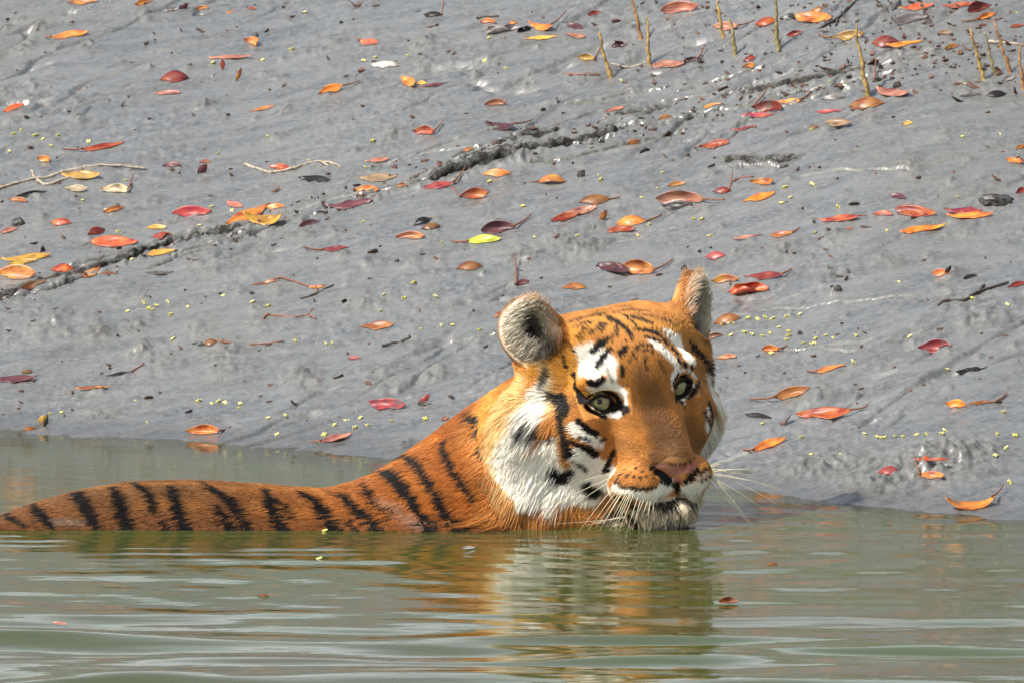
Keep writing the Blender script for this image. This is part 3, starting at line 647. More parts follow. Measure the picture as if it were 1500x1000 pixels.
for s, e in EYES.items():
    bm = bmesh.new(); bmesh.ops.create_uvsphere(bm, u_segments=40, v_segments=24, radius=RE)
    for v in bm.verts:
        k = v.co.z / RE
        if k > 0.86: v.co *= 1 + 0.5 * (k - 0.86)          # cornea
    me = bpy.data.meshes.new('eye'); bm.to_mesh(me); bm.free(); me.materials.append(EYEMAT)
    me.polygons.foreach_set('use_smooth', np.ones(len(me.polygons), bool))
    o = bpy.data.objects.new('eye', me); COL.objects.link(o); o.parent = tiger
    p = Vector(to_world(head(e))); o.location = p
    g = (Vector((0.9, -12, 1.9)) - p).normalized()
    o.rotation_euler = g.to_track_quat('Z', 'Y').to_euler()

# ------------------------------------------------------------------ fur
tri = np.concatenate([TF[:, [0, 1, 2]], TF[:, [0, 2, 3]]])
A_, B_, C_ = TV[tri[:, 0]], TV[tri[:, 1]], TV[tri[:, 2]]
cr_ = np.cross(B_ - A_, C_ - A_); ar = np.linalg.norm(cr_, axis=1) / 2; nrm = cr_ / (2 * ar[:, None] + 1e-9)
mid = (A_ + B_ + C_) / 3
if (nrm * (mid - np.array([500, 150, -60]))).sum(1).mean() < 0: nrm = -nrm
VN = np.zeros_like(TV)
for k in range(3): np.add.at(VN, tri[:, k], nrm * ar[:, None])
VN /= np.linalg.norm(VN, axis=1, keepdims=True) + 1e-9
wgt = ar * (mid[:, 2] > 0.5) * (mid[:, 0] > -80)
ml = (mid - HO) @ HM.T
headw = (ml[:, 1] > -170) & (ml[:, 2] > -200)
wgt = wgt * np.where(headw, 1.9, 1.0) * np.where(nrm[:, 1] > 0.55, 0.45, 1.0)
NH = 340000
ti = RNG.choice(len(tri), NH, p=wgt / wgt.sum())
u = RNG.random((NH, 2)); fl = u.sum(1) > 1; u[fl] = 1 - u[fl]
def bary(V): return V[tri[ti, 0]] * (1 - u.sum(1))[:, None] + V[tri[ti, 1]] * u[:, :1] + V[tri[ti, 2]] * u[:, 1:]
root = bary(TV); hn = bary(VN); hn /= np.linalg.norm(hn, axis=1, keepdims=True)
L = (root - HO) @ HM.T
hcol = paint(root, 0.8, RNG)
# lie of the coat
is_head = sstep(-185, -135, L[:, 1]) * sstep(-205, -185, L[:, 2] + 0.0) * sstep(-225, -195, -np.abs(L[:, 0]))
d_body = np.array([-0.85, 0.05, -0.45])
src = np.array([0, 62, -92.0])
d_head = (L - src); d_head[:, 2] += 12 * 0; d_head /= np.linalg.norm(d_head, axis=1, keepdims=True)
cheek = sstep(35, 95, np.abs(L[:, 0])) * sstep(40, -20, L[:, 2]) * sstep(10, -50, L[:, 1])
chin = sstep(-138, -152, L[:, 2]) * sstep(-45, -10, L[:, 1]) * sstep(70, 45, np.abs(L[:, 0]))
d_head[:, 2] -= 1.1 * cheek + 2.5 * chin; d_head[:, 0] += 0.25 * cheek * np.sign(L[:, 0])
d_head[:, 1] += 0.25 * cheek
d_head = d_head @ HM
d = d_body * (1 - is_head)[:, None] + d_head / np.linalg.norm(d_head, axis=1, keepdims=True) * is_head[:, None]
sway = np.stack([fbm(root[:, 0] / 18, root[:, 2] / 18 + root[:, 1] / 25, 401 + k, 2) for k in range(3)], 1)
d = d + 0.30 * sway + RNG.normal(0, 0.13, (NH, 3))
d -= hn * (d * hn).sum(1)[:, None]; d /= np.linalg.norm(d, axis=1, keepdims=True) + 1e-9
ruff = sstep(60, 120, np.abs(L[:, 0])) * sstep(45, -15, L[:, 2]) * sstep(-30, -75, L[:, 1]) * is_head
length = 10 * (1 - is_head) + is_head * (6.5 + 5 * sstep(0, -80, L[:, 1]) + 4 * sstep(20, 70, L[:, 2]))
length = length * (1 - ruff) + ruff * 40 + 10 * cheek * (1 - ruff) + chin * 13
length *= 1 - 0.35 * sstep(30, 0, root[:, 2]) * (1 - chin) * (1 - ruff)
lift = 0.28 + 0.10 * RNG.random(NH) + 0.15 * ruff + 0.12 * chin
# nape and mane: longer
length += 9 * (1 - is_head) * sstep(640, 720, root[:, 0]) * sstep(40, 110, root[:, 2])
keep = np.ones(NH, bool)
for s, e in EYES.items():
    q = L - e; keep &= ~((np.abs(q[:, 0] - s * 2) < 33) & (np.abs(q[:, 2]) < 21) & (q[:, 1] > -6))
    length = np.where(np.linalg.norm(q, axis=1) < 52, np.minimum(length, 5.5), length)
ns = np.linalg.norm((L - (0, 58, -103)) / (30, 28, 17), axis=1); keep &= ns > 1.0
length = np.where(np.linalg.norm((L - (0, 50, -110)) / (62, 60, 48), axis=1) < 1, np.minimum(length, 4.5 + 18 * chin), length)
ez = ear_coords(root)
for s, e in zip((-1, 1), ez):
    rad = np.sqrt((e[:, 0] / 48) ** 2 + (e[:, 2] / 54) ** 2); on = (rad < 1.15) & (e[:, 1] > -24) & (e[:, 1] < 42) & (e[:, 2] > -50)
    front = e[:, 1] > -10
    length = np.where(on, np.where(front & (rad < 0.9), 20, 5.0), length)
    lift = np.where(on & front, 0.30, lift)
    C, A = EARS[0 if s < 0 else 1]
    de = np.stack([-e[:, 0] * 0.4 + (14 if s < 0 else -14), np.full(NH, 8.0), 10 - e[:, 2] * 0.2], 1) @ A
    de = de / np.linalg.norm(de, axis=1, keepdims=True) + RNG.normal(0, 0.25, (NH, 3))
    d = np.where((on & front)[:, None], de, d)
    pit = on & front & (((e[:, 0] + 5) / 24) ** 2 + ((e[:, 2] + 4) / 30) ** 2 < 1)
    length = np.where(pit, 8, length); hcol[pit] *= 0.6
    strand = on & front & ~pit & (rad < 0.85) & (e[:, 2] > -24) & (RNG.random(NH) < 0.17)
    hcol[strand] = hcol[strand] * 0.3 + 0.7 * np.array((0.78, 0.72, 0.58))
length *= RNG.uniform(0.65, 1.2, NH)
root, hn, d, length, lift, hcol, ruff, chin, is_head = [a[keep] for a in (root, hn, d, length, lift, hcol, ruff, chin, is_head)]
nh = len(root)
NP = 4
tt = np.linspace(0, 1, NP)
grav = np.array([0, 0, -1.0])
pts = np.zeros((nh, NP, 3))
dirn = d * np.cos(lift * 1.4)[:, None] + hn * np.sin(lift * 1.4)[:, None]
for k, t in enumerate(tt):
    bend = d * (0.22 * t * t)[..., None] - hn * (0.16 * t * t * (1 - 0.4 * ruff))[:, None] + grav * ((0.10 + 0.25 * ruff + 0.25 * chin) * t * t)[:, None]
    pts[:, k] = root - hn * 0.6 + length[:, None] * (dirn * t + bend)
wet = sstep(40, 6, root[:, 2])
cell = 8.0 + 5 * wet + 5 * ruff
key = np.floor((root + 2.5 * RNG.normal(size=root.shape)) / cell[:, None]).astype(np.int64); key = (key[:, 0] * 73856093) ^ (key[:, 1] * 19349663) ^ (key[:, 2] * 83492791)
uq, inv = np.unique(key, return_inverse=True); inv = inv.ravel(); cnt_ = np.bincount(inv)
strength = np.clip(0.22 + 0.30 * ruff + 0.30 * chin + 0.55 * wet, 0, 0.85) * (0.5 + 0.5 * is_head + 0.5 * wet).clip(0, 1)
for k, t in enumerate(tt):                       # locks: tips gather, most where the coat is wet
    if k == 0: continue
    mean = np.stack([np.bincount(inv, pts[:, k, a]) / cnt_ for a in range(3)], 1)[inv]
    pts[:, k] += (mean - pts[:, k]) * (strength * t ** 1.3)[:, None]
hcol = hcol * (1 - 0.35 * sstep(22, 3, root[:, 2]))[:, None]
pts[:, :, 2] = np.maximum(pts[:, :, 2], -2.0)
dk = chin * (RNG.random(nh) < 0.22); hcol = hcol + (np.array((0.05, 0.035, 0.025)) - hcol) * (0.9 * dk)[:, None]
hcol *= RNG.uniform(0.86, 1.16, (nh, 1)); hcol = np.clip(hcol, 0.004, 0.96)
def hair_object(name, P, rad, colr, mat, parent):
    n, k, _ = P.shape
    hc = bpy.data.hair_curves.new(name); hc.add_curves([k] * n)
    hc.attributes['position'].data.foreach_set('vector', to_world(P).astype(np.float32).ravel())
    a = hc.attributes.get('radius') or hc.attributes.new('radius', 'FLOAT', 'POINT'); a.data.foreach_set('value', (rad * PX).astype(np.float32).ravel())
    a = hc.attributes.new('coat', 'FLOAT_COLOR', 'CURVE'); a.data.foreach_set('color', np.concatenate([colr, np.ones((n, 1))], 1).astype(np.float32).ravel())
    hc.materials.append(mat)
    o = bpy.data.objects.new(name, hc); COL.objects.link(o); o.parent = parent
    return o
m, nt, bs, N, Lk = new_mat('tiger fur')
at = N.new('ShaderNodeAttribute'); at.attribute_name = 'coat'; Lk.new(at.outputs['Color'], bs.inputs['Base Color']); bs.inputs['Roughness'].default_value = 0.5; bs.inputs['Specular IOR Level'].default_value = 0.25
tl = N.new('ShaderNodeBsdfTranslucent'); Lk.new(at.outputs['Color'], tl.inputs[0])
mx = N.new('ShaderNodeMixShader'); mx.inputs[0].default_value = 0.22; Lk.new(bs.outputs[0], mx.inputs[1]); Lk.new(tl.outputs[0], mx.inputs[2]); Lk.new(mx.outputs[0], N['Material Output'].inputs['Surface'])
FUR = m
thick = (0.66 + 0.20 * ruff)[:, None] * (1.0 - 0.85 * tt ** 1.5)[None]
hair_object('fur', pts, thick, hcol, FUR, tiger)
# whiskers
WH = [((1043, 684), (1078, 672)), ((1042, 697), (1092, 742)), ((1043, 688), (1120, 690)), ((900, 713), (848, 778)), ((905, 717), (862, 776)), ((912, 720), (878, 777)), ((920, 722), (893, 778)), ((928, 724), (906, 780)), ((935, 726), (918, 779)), ((944, 729), (930, 765)), ((950, 730), (940, 757)), ((900, 697), (800, 748)), ((905, 690), (846, 706)), ((896, 704), (838, 742)),
      ((915, 716), (884, 768)), ((924, 720), (900, 770)), ((953, 729), (949, 762)),
      ((1044, 682), (1100, 664)), ((1044, 686), (1112, 702)), ((1044, 690), (1142, 740)), ((1044, 694), (1108, 782)), ((1043, 698), (1128, 752)), ((1042, 702), (1062, 748)), ((1040, 705), (1098, 768)), ((1044, 692), (1150, 720)), ((1042, 700), (1080, 738))]
wp = []
WH += [((x0 + 4 - (x0 > 1000) * 5, y0 + 3), (x1 * 0.9 + x0 * 0.1 + 7, y1 - 4)) for (x0, y0), (x1, y1) in WH[::2]]
for (x0, y0), (x1, y1) in WH:
    h = None
    for k in range(14):
        h = on_tiger([x0 - k * (1 if x0 > 1000 else 0)], [y0])[0]
        if h is not None and h[1] < 140: break
        h = None
    if h is None: continue
    dd = rays([x1], [y1])[0]; yy = (h[1] - 22 if x1 < 1000 else h[1] + 12) * PX
    e = to_tiger(CAM + dd * ((yy - CAM[1]) / dd[1]))
    mdp = (h + e) / 2 + np.array([0, -12, 0.07 * np.linalg.norm(e - h)])
    wp.append([(1 - t) ** 2 * h + 2 * t * (1 - t) * mdp + t * t * e for t in np.linspace(0, 1, 9)])
wp = np.array(wp)
hair_object('whiskers', wp, np.full((len(wp), 1), 0.60) * (1 - 0.80 * np.linspace(0, 1, 9))[None], np.tile(np.array([[0.66, 0.60, 0.42]]), (len(wp), 1)), FUR, tiger)
# ------------------------------------------------------------------ things lying on the mud
def put_at(px, py):
    g = ground_at([px], [py])[0]
    return np.array([g[0], g[1], float(mud_height(np.array([g[0]]), np.array([g[1]]))[0])])
def slope_at(x, y):
    e = 0.06; h = mud_base(np.array([x - e, x + e, x, x]), np.array([y, y, y - e, y + e]))
    return np.array([-(h[1] - h[0]), -(h[3] - h[2]), 2 * e]) / np.linalg.norm([-(h[1] - h[0]), -(h[3] - h[2]), 2 * e])
m, nt, bs, N, Lk = new_mat('fallen leaf')
oi = N.new('ShaderNodeObjectInfo'); tc = N.new('ShaderNodeTexCoord')
off = N.new('ShaderNodeVectorMath'); off.operation = 'ADD'; Lk.new(tc.outputs['Object'], off.inputs[0])
mulv = N.new('ShaderNodeMath'); mulv.operation = 'MULTIPLY'; Lk.new(oi.outputs['Random'], mulv.inputs[0]); mulv.inputs[1].default_value = 40
Lk.new(mulv.outputs[0], off.inputs[1]); LP = off.outputs[0]
n1 = noise(nt, LP, 38, 3); n2 = noise(nt, LP, 170, 4, 0.7); n3 = noise(nt, LP, 420, 2)
hs = N.new('ShaderNodeHueSaturation'); hs.inputs['Hue'].default_value = 0.475; hs.inputs['Saturation'].default_value = 1.0; hs.inputs['Value'].default_value = 0.55; Lk.new(oi.outputs['Color'], hs.inputs['Color'])
c = mixcol(nt, ramp(nt, n1, 0.42, 0.66), oi.outputs['Color'], hs.outputs[0])
hs2 = N.new('ShaderNodeHueSaturation'); hs2.inputs['Hue'].default_value = 0.525; hs2.inputs['Value'].default_value = 1.15; Lk.new(oi.outputs['Color'], hs2.inputs['Color'])
c = mixcol(nt, ramp(nt, n1, 0.44, 0.28), c, hs2.outputs[0])
c = mixcol(nt, ramp(nt, n2, 0.64, 0.72, 0, 0.75), c, (0.05, 0.022, 0.012))
n4 = noise(nt, LP, 26, 5, 0.7); c = mixcol(nt, ramp(nt, n4, 0.56, 0.68, 0, 0.7), c, (0.13, 0.115, 0.10))
uv = N.new('ShaderNodeAttribute'); uv.attribute_name = 'across'
rib = N.new('ShaderNodeMath'); rib.operation = 'ABSOLUTE'; Lk.new(uv.outputs['Fac'], rib.inputs[0])
c = mixcol(nt, ramp(nt, rib.outputs[0], 0.10, 0.03, 0, 0.55), c, hs2.outputs[0])
Lk.new(c, bs.inputs['Base Color']); bs.inputs['Roughness'].default_value = 0.38; bs.inputs['Specular IOR Level'].default_value = 0.45
bp = N.new('ShaderNodeBump'); bp.inputs['Strength'].default_value = 0.4; bp.inputs['Distance'].default_value = 0.001; Lk.new(n2, bp.inputs['Height']); Lk.new(bp.outputs[0], bs.inputs['Normal'])
tl = N.new('ShaderNodeBsdfTranslucent'); Lk.new(c, tl.inputs[0])
mx = N.new('ShaderNodeMixShader'); mx.inputs[0].default_value = 0.25; Lk.new(bs.outputs[0], mx.inputs[1]); Lk.new(tl.outputs[0], mx.inputs[2]); Lk.new(mx.outputs[0], N['Material Output'].inputs['Surface'])
LEAF = m
def bark_mat(name, a, b, scale, rough=0.75):
    m, nt, bs, N, Lk = new_mat(name); tc = N.new('ShaderNodeTexCoord')
    n = noise(nt, tc.outputs['Object'], scale, 5, 0.65); Lk.new(mixcol(nt, ramp(nt, n, 0.35, 0.65), a, b), bs.inputs['Base Color'])
    bs.inputs['Roughness'].default_value = rough
    bp = N.new('ShaderNodeBump'); bp.inputs['Strength'].default_value = 0.5; bp.inputs['Distance'].default_value = 0.002; Lk.new(n, bp.inputs['Height']); Lk.new(bp.outputs[0], bs.inputs['Normal'])
    return m
STALK = bark_mat('leaf stalk', (0.10, 0.035, 0.02), (0.22, 0.09, 0.04), 200)
PALE = bark_mat('pale dry twig', (0.19, 0.155, 0.11), (0.40, 0.34, 0.26), 150)
DARKT = bark_mat('dark wet twig', (0.025, 0.018, 0.014), (0.07, 0.05, 0.04), 150, 0.45)
REDT = bark_mat('reddish twig', (0.12, 0.04, 0.025), (0.24, 0.10, 0.06), 150)
STONE = bark_mat('dark wet wood', (0.018, 0.017, 0.017), (0.065, 0.058, 0.052), 60, 0.4)

def tube(path, rad, n=8):
    path = np.asarray(path, float); rad = np.broadcast_to(rad, (len(path),)); V = []; F = []
    for i, p in enumerate(path):
        t = path[min(i + 1, len(path) - 1)] - path[max(i - 1, 0)]; t /= np.linalg.norm(t) + 1e-9
        a = np.cross(t, (0.31, 0.17, 0.93)); a /= np.linalg.norm(a) + 1e-9; b = np.cross(t, a)
        for k in range(n):
            w = 2 * math.pi * k / n; V.append(p + rad[i] * (math.cos(w) * a + math.sin(w) * b))
    for i in range(len(path) - 1):
        for k in range(n): F.append((i * n + k, i * n + (k + 1) % n, (i + 1) * n + (k + 1) % n, (i + 1) * n + k))
    F.append(tuple(range(n))[::-1]); F.append(tuple(range((len(path) - 1) * n, len(path) * n)))
    return V, F
def smooth_path(P, n=5):
    P = np.asarray(P, float)
    if len(P) < 3: return np.array([P[0] + (P[-1] - P[0]) * t for t in np.linspace(0, 1, n + 1)])
    Q = np.vstack([2 * P[0] - P[1], P, 2 * P[-1] - P[-2]]); out = []
    for i in range(1, len(Q) - 2):
        for t in np.linspace(0, 1, n, endpoint=False):
            out.append(0.5 * (2 * Q[i] + (Q[i + 1] - Q[i - 1]) * t + (2 * Q[i - 1] - 5 * Q[i] + 4 * Q[i + 1] - Q[i + 2]) * t * t + (3 * Q[i] - Q[i - 1] - 3 * Q[i + 1] + Q[i + 2]) * t ** 3))
    return np.array(out + [P[-1]])

COLS = dict(O=(0.80, 0.27, 0.030), R=(0.66, 0.13, 0.030), D=(0.33, 0.040, 0.018), Y=(0.82, 0.46, 0.06), C=(0.78, 0.62, 0.36), B=(0.36, 0.14, 0.030), T=(0.48, 0.30, 0.16),
            P=(0.15, 0.040, 0.050), K=(0.022, 0.016, 0.015), E=(0.17, 0.15, 0.14), M=(0.50, 0.055, 0.050), G=(0.62, 0.74, 0.030), S=(0.62, 0.24, 0.14), W=(0.68, 0.60, 0.56), X=(0.52, 0.19, 0.035))
SHAPES = {  # bend along (+ ends up), curl across (+ edges up), twist, width ratio
 'flat': (0.6, 0.9, 0.3, 0.40), 'boat': (1.0, 1.9, 0.2, 0.42), 'dome': (-1.5, -1.2, 0.0, 0.52), 'roll': (0.1, 5.2, 0.0, 0.62), 'cup': (1.7, 0.9, 0.2, 0.42),
 'arch': (-0.9, -0.5, 0.3, 0.40), 'wave': (0.5, -0.8, 0.9, 0.38), 'thin': (0.35, 1.2, 0.2, 0.24), 'stand': (0.5, 0.9, 0.3, 0.6)}
def leaf(x1, y1, x2, y2, hv, shape, col, label, stalk=None, water_top=False):
    bend, curl, tw, wr = SHAPES[shape]; rg = np.random.default_rng(int(x1 * 7 + y1 * 131))
    bend *= rg.uniform(0.75, 1.3); curl *= rg.uniform(0.75, 1.25); tw *= rg.choice([-1, 1]) * rg.uniform(0.5, 1.3)
    wr *= rg.uniform(0.72, 1.0)
    mx_, my_ = (x1 + x2) / 2, (y1 + y2) / 2
    if shape == 'stand':
        c0 = put_at(mx_, max(y1, y2)); sc = np.linalg.norm(c0 - CAM) * ANG
        a = np.array([(x2 - x1) * sc, rg.uniform(-0.2, 0.2) * hv * sc, (y1 - y2) * sc]); Lg = np.linalg.norm(a); a /= Lg
        b = np.array([1, 0, 0]) - a * a[0]; b /= np.linalg.norm(b); n = np.cross(a, b); W = max(hv * sc, 0.25 * Lg)
        c0 = c0 + np.array([0, 0, 1]) * 0
    else:
        yb = my_ + hv * 0.35; sh = yb - my_
        g = ground_at([x1, x2, mx_], [y1 + sh, y2 + sh, yb]); a = g[1] - g[0]; Lg = np.linalg.norm(a); a /= Lg
        c0 = g[2].copy(); c0[2] = mud_height(c0[:1], c0[1:2])[0]
        up = slope_at(c0[0], c0[1]); up -= a * (up @ a); up /= np.linalg.norm(up); b = np.cross(up, a)   # b points away from the camera
        sc = np.linalg.norm(c0 - CAM) * ANG; W = wr * Lg
        view = (CAM - c0) / np.linalg.norm(CAM - c0)
        base = math.asin(np.clip(up @ view, 0.05, 1)); want = hv * sc / max(W * (0.80 if abs(curl) < 2 else 0.4), 1e-5)
        if want > 1: W *= min(want, 1.35); want = min(want / min(want, 1.35), 0.98)
        tilt = np.clip(math.asin(np.clip(want, 0.15, 0.98)) - base, -0.15, 1.1) if shape not in ('dome', 'roll') else np.clip(math.asin(np.clip(want * 0.8, 0.15, 0.98)) - base, 0, 0.6)
        n = up * math.cos(tilt) - b * math.sin(tilt); b = b * math.cos(tilt) + up * math.sin(tilt)
        if a[0] < 0: pass
    ns, ntt = 15, 9; V = []; AC = []; th = 0.0007
    sk = rg.uniform(0.75, 1.25); tip = rg.uniform(0.75, 1.1)
    for lay in (1, 0):
        for i in range(ns):
            s = i / (ns - 1); wv = W / 2 * (max(math.sin(math.pi * min(max(s, 0.0), 1) ** sk), 0) ** tip * (1 - 0.25 * abs(2 * s - 1) ** 3) + 0.015)
            ph = bend * (s - 0.5); R = Lg / bend if abs(bend) > 1e-3 else 1e6
            ax = R * math.sin(ph); az = R * (1 - math.cos(ph))
            for j in range(ntt):
                t = -1 + 2 * j / (ntt - 1); q = t * wv; kc = curl / W; 
                cy = math.sin(kc * q) / kc; cz = (1 - math.cos(kc * q)) / kc
                rip = 0.018 * W * math.sin(9 * s + 3.1 * t + rg.random() * 0.3) + 0.05 * W * math.sin(5 * s + 2) * t
                tt_ = tw * (s - 0.5); cy, cz = cy * math.cos(tt_) - cz * math.sin(tt_), cy * math.sin(tt_) + cz * math.cos(tt_)
                cz += rip + lay * th
                lx = ax - cz * math.sin(ph); lz = az + cz * math.cos(ph)
                V.append(a * lx + b * cy + n * lz); AC.append(t)
    V = np.array(V); F = []; o = ns * ntt
    for i in range(ns - 1):
        for j in range(ntt - 1):
            k = i * ntt + j; F.append((k, k + ntt, k + ntt + 1, k + 1)); F.append((o + k, o + k + 1, o + k + ntt + 1, o + k + ntt))
    per = [j for j in range(ntt)] + [i * ntt + ntt - 1 for i in range(1, ns)] + [(ns - 1) * ntt + j for j in range(ntt - 2, -1, -1)] + [i * ntt for i in range(ns - 2, 0, -1)]
    for p, q in zip(per, per[1:] + per[:1]): F.append((p, q, o + q, o + p))
    if shape == 'stand':
        c0 = c0 + a * Lg * 0.45
    else:
        gz = mud_height(V[:, 0] + c0[0], V[:, 1] + c0[1]) if not water_top else np.full(len(V), 0.0)
        if water_top: c0[2] = 0
        gap = V[:, 2] + c0[2] - gz
        c0[2] -= np.quantile(gap, 0.12) + (0.001 if not water_top else 0)
        lay_ = np.repeat([1, 0], ns * ntt) * th + 0.0012            # wet leaves settle on the mud
        V[:, 2] = np.maximum(V[:, 2], gz + lay_ - c0[2])
    ob = mesh_obj('fallen_leaf', V, F, LEAF); ob.location = c0
    point_attr(ob.data, 'across', 'FLOAT', AC)
    cc = np.array(COLS[col]) * rg.uniform(0.5, 1.0); g_ = cc.mean(); cc = cc + (g_ * 0.6 - cc) * rg.uniform(0, 0.28); ob.color = (*np.clip(cc, 0, 0.92), 1)
    tag(ob, label, 'leaf', 'fallen leaves on the mud bank' if not water_top else 'leaves floating on the river')
    if stalk:
        e = ground_at([stalk[0]], [stalk[1]])[0]; endv = 0 if abs(stalk[0] - x1) < abs(stalk[0] - x2) else ns - 1
        r0 = V[endv * ntt + ntt // 2] - (a * 0.004 if endv else -a * 0.004); lift = stalk[2] if len(stalk) > 2 else 0.004
        e = np.array([e[0], e[1], mud_height(e[:1], e[1:2])[0] + lift]) - c0
        md = (r0 + e) / 2 - np.array([0, 0, 0.1 * np.linalg.norm(e - r0)])
        pth = [(1 - t) ** 2 * r0 + 2 * t * (1 - t) * md + t * t * e for t in np.linspace(0, 1, 7)]
        v, f = tube(pth, np.linspace(0.0021, 0.0012, 7), 6); mesh_obj('stalk', v, f, STALK, ob)
    return ob
